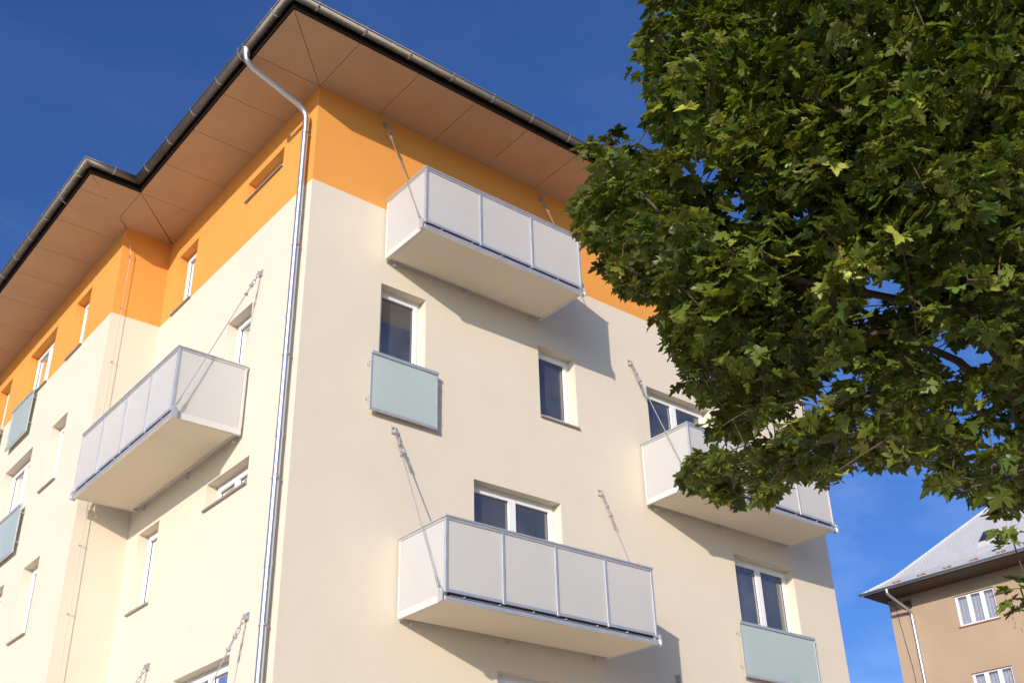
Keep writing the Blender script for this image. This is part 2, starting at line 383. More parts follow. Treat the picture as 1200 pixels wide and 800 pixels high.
# gutter brackets, every 0.85 m along each run
seg = miter(OUT, sgn*GO); first = None
for a, b in zip(seg, seg[1:]):
    a, b = Vector(a), Vector(b); ln = (b-a).length; d = (b-a).normalized(); nn = Vector((-d.y, d.x))*(sgn)
    nn = Vector((d.y, -d.x)) if (Vector((d.y, -d.x)).dot(Vector((-1, -1))) > 0) else Vector((-d.y, d.x))
    cnt = max(1, int(ln/.87)); 
    for k in range(cnt):
        t = (k+.5)*ln/cnt; c = a+d*t
        if c.y > 15: continue
        if first is None or first[1] != (round(d.x), round(d.y)):
            br = MB(); pr = []
            for j in range(11):
                an = math.pi+math.pi*j/10; pr.append((GR+.006)*Vector((math.cos(an), math.sin(an))))
            pr.append(Vector((GR+.028, .02)))
            for j in range(len(pr)-1):
                p0, p1 = pr[j], pr[j+1]
                q = []
                for pp in (p0, p1):
                    for e in (1.0, 1.06):
                        for s_ in (-.013, .013): q.append(Vector((nn.x*pp.x*e+d.x*s_, nn.y*pp.x*e+d.y*s_, pp.y*e)))
                br.hexa([q[0], q[1], q[3], q[2], q[4], q[5], q[7], q[6]])
            o = br.build('gutter_bracket', GUTTER if False else GALVROUGH, go); first = (o, (round(d.x), round(d.y)))
        else:
            o = first[0].copy(); COL.objects.link(o); o.parent = go
        o.location = (c.x, c.y, Z0+GZ)
# roof sheet
rf = MB(); ro = miter(OUT, sgn*.045); zr = Z0+ZT+.195
tan12 = math.tan(R_(13)); cx0, cx1 = 4.4, 7.2; zpk = zr+tan12*6.2
pts = [(p[0], p[1], zr) for p in ro]+[(XR+1.3, YF+1.3, zr)]
r1, r2 = (5.2, 5.6, zpk), (5.2, YF-5, zpk)
rf.poly([pts[1], pts[0], r1]); rf.poly([pts[2], pts[1], r1]); rf.poly([pts[3], pts[2], r1]); rf.poly([pts[4], pts[3], r1, r2]); rf.poly([pts[0], pts[5], r2, r1]); rf.poly([pts[5], pts[4], r2])
ro_ = rf.build('roof', ROOF, B)
sol = ro_.modifiers.new('thickness', 'SOLIDIFY'); sol.thickness = .03; sol.offset = 1
# downspout
dp = MB(); PR = .052
gx = E0-GO; pth = [(gx, .10, Z0+GZ-.06), (gx, .10, Z0+GZ-.17), (gx+.015, .105, Z0+GZ-.235), (gx+.06, .12, Z0+GZ-.285), (gx+.14, .14, Z0+GZ-.325), (-.31, .155, Z0+1.55), (-.20, .158, Z0+1.48), (-.14, .16, Z0+1.40), (-.12, .16, Z0+1.29), (-.12, .16, 0.3), (-.125, .16, .2), (-.2, .16, .13)]
dp.tube(pth, PR, 20)
dp.tube([(gx, .10, Z0+GZ-.03), (gx, .10, Z0+GZ-.10), (gx, .10, Z0+GZ-.15)], [.085, .075, PR+.004], 20)
for zz in (1.27, -.62, -2.6, -4.6, -6.55, -8.55, -10.5):
    dp.tube([(-.12, .16, Z0+zz-.05), (-.12, .16, Z0+zz+.05)], PR+.005, 20)
    dp.tube([(-.12, .16, Z0+zz-.055), (-.12, .16, Z0+zz-.047)], PR+.009, 20)
do = dp.build('downspout', ZINC, B, smooth=True)
for zz in (1.0, -1.3, -3.3, -5.3, -7.4, -9.6):
    c = MB(); c.tube([(-.12, .16, Z0+zz-.012), (-.12, .16, Z0+zz+.012)], PR+.008, 20); c.tube([(-.07, .16, Z0+zz), (.02, .16, Z0+zz)], .007, 8)
    c.box(FL, .16-.075, .16-.05, .105, .135, zz-.012, zz+.012); c.build('pipe_clamp', GALVROUGH, do, smooth=True)
# lightning conductors
lc = MB(); yw = YI-.085; xw = -.83
lc.tube([(-2.40, 5.95, Z0+2.28), (-2.42, 5.95, Z0+2.16), (-2.34, 5.95, Z0+2.06), (-2.15, 5.95, Z0+1.965), (-1.2, 5.93, Z0+1.80), (-1.02, yw-.02, Z0+1.70), (-.9, yw-.02, Z0+1.62), (xw+.0, yw, Z0+1.38), (xw, yw, Z0+.6), (xw-.01, yw, Z0-3), (xw+.01, yw, Z0-7), (xw, yw, .4)], .0055, 8)
lo_ = lc.build('lightning_conductor', WIRE, B, smooth=True)
for zz in (1.36, .15, -1.06, -2.28, -3.5, -4.72, -5.94, -7.16):
    c = MB(); c.tube([(xw, YI+.01, Z0+zz), (xw, yw-.012, Z0+zz)], .006, 8); c.tube([(xw, yw, Z0+zz-.014), (xw, yw, Z0+zz+.014)], .013, 10); c.tube([(xw, YI-.004, Z0+zz), (xw, YI-.012, Z0+zz)], .018, 10)
    c.build('standoff_clip', WIRE, lo_, smooth=True)
lc = MB()
lc.tube([(gx-.09, .27, Z0+2.27), (gx-.10, .27, Z0+2.16), (gx-.03, .27, Z0+2.06), (gx+.16, .28, Z0+1.965), (-.5, .36, Z0+1.88), (-.10, .30, Z0+1.55), (-.05, .24, Z0+1.3), (-.05, .235, Z0-3), (-.05, .235, .4)], .005, 8)
lc.build('lightning_conductor', WIRE, B, smooth=True)

# ------------------------------------------------------------------ hanging balconies
def chain_link(mb, c, d, side, ln, wd, r):
    pts = []
    for k in range(16):
        a = 2*math.pi*k/16; ca, sa = math.cos(a), math.sin(a)
        e = (ln-wd)/2*(1 if ca > 0 else -1)
        pts.append(c+d*(ca*wd/2+e)+side*(sa*wd/2))
    mb.loop(pts, r, 7)
def tie(F, ua, za, ub, ob, zb, parent):
    A = F.p(ua, .05, za-.02); Bp = F.p(ub, ob, zb); d = (Bp-A).normalized(); ln = (Bp-A).length
    s1 = d.cross(F.U).normalized(); s2 = d.cross(s1).normalized()
    m_ = MB()
    # long rod with its end fork
    r0 = A+d*.62; m_.tube([r0, Bp-d*.02], .0085, 10)
    m_.tube([Bp-d*.22, Bp-d*.16, Bp-d*.05], [.011, .017, .017], 10)
    rod = m_.build('tie_rod', GALVROUGH, parent, smooth=True)
    return rod
def tie_parts(F, ua, za, ub, ob, zb, parent):
    rod = tie(F, ua, za, ub, ob, zb, parent)
    A = F.p(ua, .05, za-.02); Bp = F.p(ub, ob, zb); d = (Bp-A).normalized()
    s1 = d.cross(F.U).normalized(); s2 = d.cross(s1).normalized()
    # wall plate with eye, shackle, chain links and turnbuckle: one fitting
    p = MB(); p.box(F, ua-.05, ua+.05, .002, .016, za-.06, za+.06)
    p.box(F, ua-.008, ua+.008, .016, .075, za-.045, za+.03)
    for du in (-.032, .032):
        for dz in (-.04, .04): p.tube([F.p(ua+du, .014, za+dz), F.p(ua+du, .028, za+dz)], .010, 6)
    p.build('wall_plate', GALVROUGH, parent, bevel=.002)
    h = MB()
    chain_link(h, A+d*.045, d, s1, .10, .048, .0075)
    chain_link(h, A+d*.125, d, s2, .095, .042, .0075)
    chain_link(h, A+d*.215, d, s1, .115, .046, .0075)
    t0 = .30
    for sg in (-1, 1): h.tube([A+d*(t0)+s2*sg*.021, A+d*(t0+.21)+s2*sg*.021], .0095, 8)
    for t in (t0-.012, t0+.192): 
        h.tube([A+d*t, A+d*(t+.03)], .032, 12)
    h.tube([A+d*(t0-.06), A+d*(t0+.07)], .0095, 8); h.tube([A+d*(t0+.14), A+d*(t0+.36)], .0105, 8)
    h.build('turnbuckle', GALVROUGH, parent, smooth=True)
def balcony(F, u0, u1, zb, npan, label, rail=1.225, end_ties=(True, True), anchors=None, dep=1.225):
    ST = .105
    # slab: pale steel edge frame
    s = MB()
    s.box(F, u0, u0+.06, .05, dep-.062, zb, zb+ST); s.box(F, u1-.06, u1, .05, dep-.062, zb, zb+ST)
    s.box(F, u0+.06, u1-.06, .05, .10, zb+.05, zb+ST)
    s.box(F, u0+.062, u1-.062, .102, dep-.062, zb+.060, zb+ST-.006)
    # wall bolts
    for k in (.06, .5, .94):
        u = u0+(u1-u0)*k; s.box(F, u-.04, u+.04, .003, .02, zb-.05, zb+.07); s.box(F, u-.012, u+.012, .02, .07, zb-.045, zb-.005)
        s.tube([F.p(u, .02, zb-.026), F.p(u, .05, zb-.026)], .016, 6)
    o = s.build('balcony', WHITESTEEL, B, bevel=.004)
    if label: o['label'] = label
    e = MB()
    e.box(F, u0-.004, u1+.004, dep-.06, dep, zb-.002, zb+.055)
    dk = MB(); dk.box(F, u0+.062, u1-.062, dep-.06, dep-.050, zb+.057, zb+ST+.05); dk.build('gap_shade_strip', RUBBER_AND_SHADE, o)  # black strip standing in for the shade inside the open edge gap
    e.box(F, u0+.09, u1-.09, dep-.028, dep-.02, zb+.072, zb+.080)
    for k in range(int((u1-u0)/.62)+1):
        u = u0+.33+k*.62
        if u < u1-.1: e.tube([F.p(u, dep-.03, zb+.082), F.p(u, dep+.008, zb+.082)], .011, 8)
    e.build('edge_profile', GALV, o, bevel=.004)
    un = MB(); un.box(F, u0+.064, u1-.064, .15, dep-.064, zb+.004, zb+.057); un.build('underside_board', UNDER, o)
    # posts
    zt_ = zb+rail; pz0 = zb+ST+.002; PW = .021
    us = [u0+.022+(u1-u0-.044)*k/npan for k in range(npan+1)]
    lower = MB(); lower.box(F, u0+.05, u1-.05, dep-.045, dep-.012, zb+ST+.016, zb+ST+.062); lower.build('bottom_rail', GALV, o, bevel=.004)
    for u in us:
        p = MB(); p.box(F, u-PW, u+PW, dep-.05, dep-.004, pz0, zt_-.064); p.build('post', GALV, o, bevel=.005)
    for u in (u0+.022, u1-.022):
        p = MB(); p.box(F, u-PW, u+PW, .045, .09, pz0, zt_-.064); p.build('post', GALV if False else WHITESTEEL, o, bevel=.005)
    # panels
    for a, b in zip(us, us[1:]):
        p = MB(); p.box(F, a+PW+.003, b-PW-.003, dep-.034, dep-.024, zb+ST+.064, zt_-.068); p.build('panel', PANEL, o)
    for u in (u0+.022, u1-.022):
        p = MB(); p.box(F, u-.006, u+.006, .094, dep-.054, zb+ST+.006, zt_-.068); p.build('panel', PANEL, o)
    # handrail on three sides
    h = MB()
    h.box(F, u0-.014, u1+.014, dep-.058, dep+.012, zt_-.026, zt_); h.box(F, u0+.002, u1-.002, dep-.048, dep-.001, zt_-.062, zt_-.030)
    for a, b in ((u0-.014, u0+.056), (u1-.056, u1+.014)): h.box(F, a, b, .02, dep-.060, zt_-.026, zt_-.001)
    for a, b in ((u0+.002, u0+.046), (u1-.046, u1-.002)): h.box(F, a, b, .03, dep-.060, zt_-.062, zt_-.030)
    h.build('handrail', GALV, o, bevel=.005)
    # corner brackets and tie rods
    for sd, u in ((-1, u0), (1, u1)):
        f = MB(); ub = u+sd*.055
        pts = [(0, -.02), (.0, .11), (.035, .165), (.075, .165), (.10, .12), (.10, -.02)]
        bo = dep-.09
        lo = [F.p(u+sd*.045, bo+q, zb+z) for q, z in pts]; hi = [F.p(u+sd*.063, bo+q, zb+z) for q, z in pts]
        f.poly(lo); f.poly(hi[::-1])
        for i in range(len(pts)): j = (i+1) % len(pts); f.poly([lo[i], hi[i], hi[j], lo[j]])
        f.box(F, min(u+sd*.003, u+sd*.044), max(u+sd*.003, u+sd*.044), bo+.02, bo+.08, zb+.005, zb+.075)
        f.tube([F.p(u+sd*.03, bo+.055, zb+.125), F.p(u+sd*.085, bo+.055, zb+.125)], .014, 10)
        f.build('corner_bracket', GALV, o, bevel=.002)
        au, az = anchors[0 if sd < 0 else 1]
        tie_parts(F, au, az, u+sd*.078, bo+.05, zb+.14, o)
    return o
balcony(FR, 1.425, 4.815, -1.058, 3, 'three panel balcony under the eaves across the orange and cream paint line', anchors=((1.348, 1.845), (4.99, 1.84)))
balcony(FR, 1.86, 5.957, -7.053, 4, 'low four panel balcony on the right facade with a two sash window above it', anchors=((1.739, -4.105), (6.083, -4.112)))
balcony(FR, 7.19, 11.185, -4.092, 4, 'four panel balcony partly hidden behind the maple leaves', anchors=((7.108, -1.172), (11.28, -1.172)))
balcony(FL, 1.615, 5.64, -4.052, 4, 'balcony on the sunlit left facade tucked into the corner of the wall step', anchors=((1.552, -1.062), (5.72, -1.07)))
balcony(FL, .955, 4.15, -10.05, 3, None, anchors=((.877, -7.093), (4.228, -7.09)))
balcony(FR, 7.70, 11.7, -10.05, 4, None, anchors=((7.629, -7.131), (11.79, -7.13)))

# ------------------------------------------------------------------ glass guards in front of the tall windows
def guard(F, u0, u1, z0, z1, off=.075, label=None):
    f = MB(); t = .028
    f.box(F, u0, u1, off, off+.05, z1-.05, z1); f.box(F, u0, u1, off, off+.035, z0, z0+.04)
    f.box(F, u0, u0+t, off+.004, off+.03, z0+.042, z1-.052); f.box(F, u1-t, u1, off+.004, off+.03, z0+.042, z1-.052)
    for u, s_ in ((u0, -1), (u1, 1)):
        for k in (.2, .8):
            z = z0+(z1-z0)*k; f.tube([F.p(u+s_*.02, .0, z), F.p(u+s_*.02, off+.015, z)], .008, 8); f.tube([F.p(u-s_*.01, off+.02, z), F.p(u+s_*.035, off+.02, z)], .009, 8)
    o = f.build('window_guard', GALV, B, bevel=.003)
    p = MB(); p.box(F, u0+t+.003, u1-t-.003, off+.012, off+.022, z0+.044, z1-.054); p.build('glass_panel', FROST, o)
    return o
guard(FR, 1.215, 2.50, -3.905, -2.885)
guard(FR, 9.315, 11.50, -6.885, -5.876)
guard(FR, 8.57, 10.7, -1.04, -.02)
guard(FP, 10.08, 11.46, -1.02, -.02)
guard(FP, 9.23, 11.6, -3.96, -2.95)
guard(FP, 12.35, 13.8, -1.02, -.02)

# ------------------------------------------------------------------ the old neighbouring house
H = thing('neighbouring_house', 'older tan rendered house with a pale ribbed metal hip roof, behind the apartment building', 'house')
th = R_(92); hd = Vector((math.cos(th), math.sin(th))); hn = Vector((math.sin(th), -math.cos(th)))
K = 36.078
FH = Frame(tuple(hn*K), tuple(hd), tuple(-hn))
HU0, HU1, HZ = -6.0, 12.07, 2.38
hw_w = [(7.40, 9.13, .60, 1.845), (7.40, 9.10, -2.55, -1.26), (3.2, 4.9, .60, 1.845), (3.2, 4.9, -2.55, -1.26), (-1, .7, .6, 1.845), (-1, .7, -2.55, -1.26)]
hwm = MB()
us = sorted({HU0, HU1, *[q[0] for q in hw_w], *[q[1] for q in hw_w]}); zs = sorted({-Z0, HZ, *[q[2] for q in hw_w], *[q[3] for q in hw_w]})
for a, b in zip(us, us[1:]):
    for c, d in zip(zs, zs[1:]):
        if any(q[0] < (a+b)/2 < q[1] and q[2] < (c+d)/2 < q[3] for q in hw_w): continue
        hwm.poly([FH.p(a, 0, c), FH.p(b, 0, c), FH.p(b, 0, d), FH.p(a, 0, d)])
for a, b, c, d in hw_w:
    hwm.poly([FH.p(a, 0, c), FH.p(a, -.16, c), FH.p(a, -.16, d), FH.p(a, 0, d)]); hwm.poly([FH.p(b, 0, c), FH.p(b, 0, d), FH.p(b, -.16, d), FH.p(b, -.16, c)])
    hwm.poly([FH.p(a, 0, d), FH.p(a, -.16, d), FH.p(b, -.16, d), FH.p(b, 0, d)]); hwm.poly([FH.p(a, 0, c), FH.p(b, 0, c), FH.p(b, -.16, c), FH.p(a, -.16, c)])
HDP = 11.0
for (a, oa), (b, ob) in (((HU1, 0), (HU1, -HDP)), ((HU1, -HDP), (HU0, -HDP)), ((HU0, -HDP), (HU0, 0))):
    hwm.poly([FH.p(a, oa, -Z0), FH.p(b, ob, -Z0), FH.p(b, ob, HZ), FH.p(a, oa, HZ)])
hwall = hwm.build('wall', TAN, H, fix=False)
cr = MB(); cr.box(FH, HU0, HU1+.02, .002, .022, HZ-.20, HZ-.002); cr.build('cornice', TAN, hwall)
ev = MB(); OV = 1.35; OE = .32
ev.box(FH, HU0-OE, HU1+OE, -HDP-OV, OV, HZ+.003, HZ+.075); ev.build('eaves', BROWNWOOD, H)
# hip roof with a flatter kick at the eaves and ribbed sheets
rm = MB(); ze = HZ+.08
u0, u1 = HU0-OE-.05, HU1+OE+.05; of, ob = OV+.08, -HDP-OV-.08
def hp(t, z): return [(u0+t, of-t), (u1-t, of-t), (u1-t, ob+t), (u0+t, ob+t)], z
lv = [hp(0, ze), hp(1.0, ze+.62), hp(6.2, ze+.62+5.2*.9)]
for (q0, z0), (q1, z1) in zip(lv, lv[1:]):
    for i in range(4):
        j = (i+1) % 4; rm.poly([FH.p(*q0[i], z0), FH.p(*q0[j], z0), FH.p(*q1[j], z1), FH.p(*q1[i], z1)])
q, z = lv[-1]; rm.poly([FH.p(a, b, z) for a, b in q])
# ribs running up the front slope
u = u0+.25
while u < u1-.1:
    t1 = min(6.1, u1-u, u-u0)
    def surf(t): return ze+.62*t if t < 1 else ze+.62+(t-1)*.9
    for ta, tb in ((.0, min(1, t1)), (1.0, t1)):
        if tb-ta < .05: continue
        za, zb_ = surf(ta), surf(tb)
        rm.hexa([FH.p(u-.02, of-ta, za-.01), FH.p(u+.02, of-ta, za-.01), FH.p(u+.02, of-tb, zb_-.01), FH.p(u-.02, of-tb, zb_-.01),
                 FH.p(u-.012, of-ta, za+.008), FH.p(u+.012, of-ta, za+.008), FH.p(u+.012, of-tb, zb_+.008), FH.p(u-.012, of-tb, zb_+.008)])
    u += .21
hr = rm.build('roof', HROOF, H)
rc = MB(); rc.tube([FH.p(u1, of, ze+.02), FH.p(u1-1, of-1, ze+.65), FH.p(u1-6.2, of-6.2, ze+.65+5.2*.9)], .05, 8); rc.build('hip_cap', HROOF, hr, smooth=True)
for k in range(7):
    c = MB(); u = 10.9-k*1.17
    c.box(FH, u-.16, u+.02, of-.42, of-.36, ze+.25, ze+.31); c.box(FH, u+.08, u+.22, of-.42, of-.37, ze+.25, ze+.30); c.build('snow_guard', RUST, hr)
sk = MB(); 
def sp(u, t, h): return FH.p(u, of-t, ze+.62+(t-1)*.9+h)
def skb(u0, u1, t0, t1, h0, h1, mb): mb.hexa([sp(u0, t0, h0), sp(u1, t0, h0), sp(u1, t1, h0), sp(u0, t1, h0), sp(u0, t0, h1), sp(u1, t0, h1), sp(u1, t1, h1), sp(u0, t1, h1)])
SU, ST_ = 7.15, 1.55
skb(SU, SU+.55, ST_, ST_+.06, .0, .16, sk); skb(SU, SU+.05, ST_+.06, ST_+.75, 0, .16, sk); skb(SU+.5, SU+.55, ST_+.06, ST_+.75, 0, .16, sk); skb(SU, SU+.55, ST_+.75, ST_+.8, 0, .16, sk)
so_ = sk.build('skylight', HROOF, H)
sk = MB(); skb(SU+.05, SU+.5, ST_+.06, ST_+.75, .13, .15, sk); sk.build('pane', mat('skylight_glass', (.03, .03, .06), .15, spec=.6), so_)
gm = MB()
def hrun(prof):
    rows = [[FH.p(u0-.02, OV+.08+o, HZ+h), FH.p(u1+.02, OV+.08+o, HZ+h)] for o, h in prof]
    for a, b in zip(rows, rows[1:]): gm.poly([a[0], a[1], b[1], b[0]])
hrun([(.085+.085*math.cos(a), .09+.085*math.sin(a)) for a in [math.pi+math.pi*k/10 for k in range(11)]])
hg = gm.build('gutter', ZINC, H, smooth=True, fix=False)
sol = hg.modifiers.new('thickness', 'SOLIDIFY'); sol.thickness = .012
pm = MB(); pu = 11.05
pm.tube([FH.p(pu+.12, OV+.16, HZ+.02), FH.p(pu+.12, OV+.16, HZ-.12), FH.p(pu+.1, OV+.1, HZ-.22), FH.p(pu+.02, .3, HZ-.62), FH.p(pu, .15, HZ-.74), FH.p(pu, .12, HZ-.9), FH.p(pu, .12, -Z0+.1)], .065, 14)
pm.tube([FH.p(pu, .12, HZ-1.15), FH.p(pu, .12, HZ-1.05)], .08, 14); pm.tube([FH.p(pu, .12, HZ-4.1), FH.p(pu, .12, HZ-4.0)], .08, 14)
pm.build('downspout', ZINC, H, smooth=True)
vb = MB(); vb.box(FH, 11.02, 11.34, .003, .10, HZ-.52, HZ-.21); vb.build('vent_box', BROWNWOOD, H, bevel=.01)
wm = MB(); wm.tube([FH.p(12.0, OV+.2, HZ+.2), FH.p(11.95, OV+.1, HZ-.02), FH.p(11.75, .05, HZ-.3), FH.p(11.65, .04, HZ-1.5), FH.p(11.5, .04, HZ-3.0), FH.p(11.5, .04, -8)], .012, 6); wm.build('lightning_conductor', BROWNWOOD, H)
for q in hw_w:
    a, b, c, d = q; f = MB(); n = 3
    def bx(u0_, u1_, z0_, z1_, o0=-.15, o1=-.09): f.box(FH, u0_, u1_, o0, o1, z0_, z1_)
    bx(a, a+.09, c, d); bx(b-.09, b, c, d); bx(a+.09, b-.09, c, c+.08); bx(a+.09, b-.09, d-.06, d)
    for k in (1, 2):
        u = a+(b-a)*k/3; bx(u-.085, u+.085, c+.08, d-.06)
    o = f.build('window', PVC, H, bevel=.006)
    g_ = MB(); g_.poly([FH.p(a+.05, -.12, c+.05), FH.p(b-.05, -.12, c+.05), FH.p(b-.05, -.12, d-.03), FH.p(a+.05, -.12, d-.03)]); g_.build('pane', GLASS, o, fix=False)
    cu = MB(); nn_ = 60
    for k in range(nn_):
        ua, ub_ = a+(b-a)*k/nn_, a+(b-a)*(k+1)/nn_
        oa, ob_ = -.26+.03*math.sin(k*1.3), -.26+.03*math.sin((k+1)*1.3)
        cu.poly([FH.p(ua, oa, c), FH.p(ub_, ob_, c), FH.p(ub_, ob_, d), FH.p(ua, oa, d)])
    cu.build('curtain', CURTAIN, o, fix=False)
    s = MB(); s.box(FH, a-.03, b+.03, -.08, .05, c-.045, c-.003); s.build('sill', RUST, o)
    hd_ = MB(); hd_.box(FH, a, b, -.4, -.38, c, d); hd_.build('backing', ROOM, o)

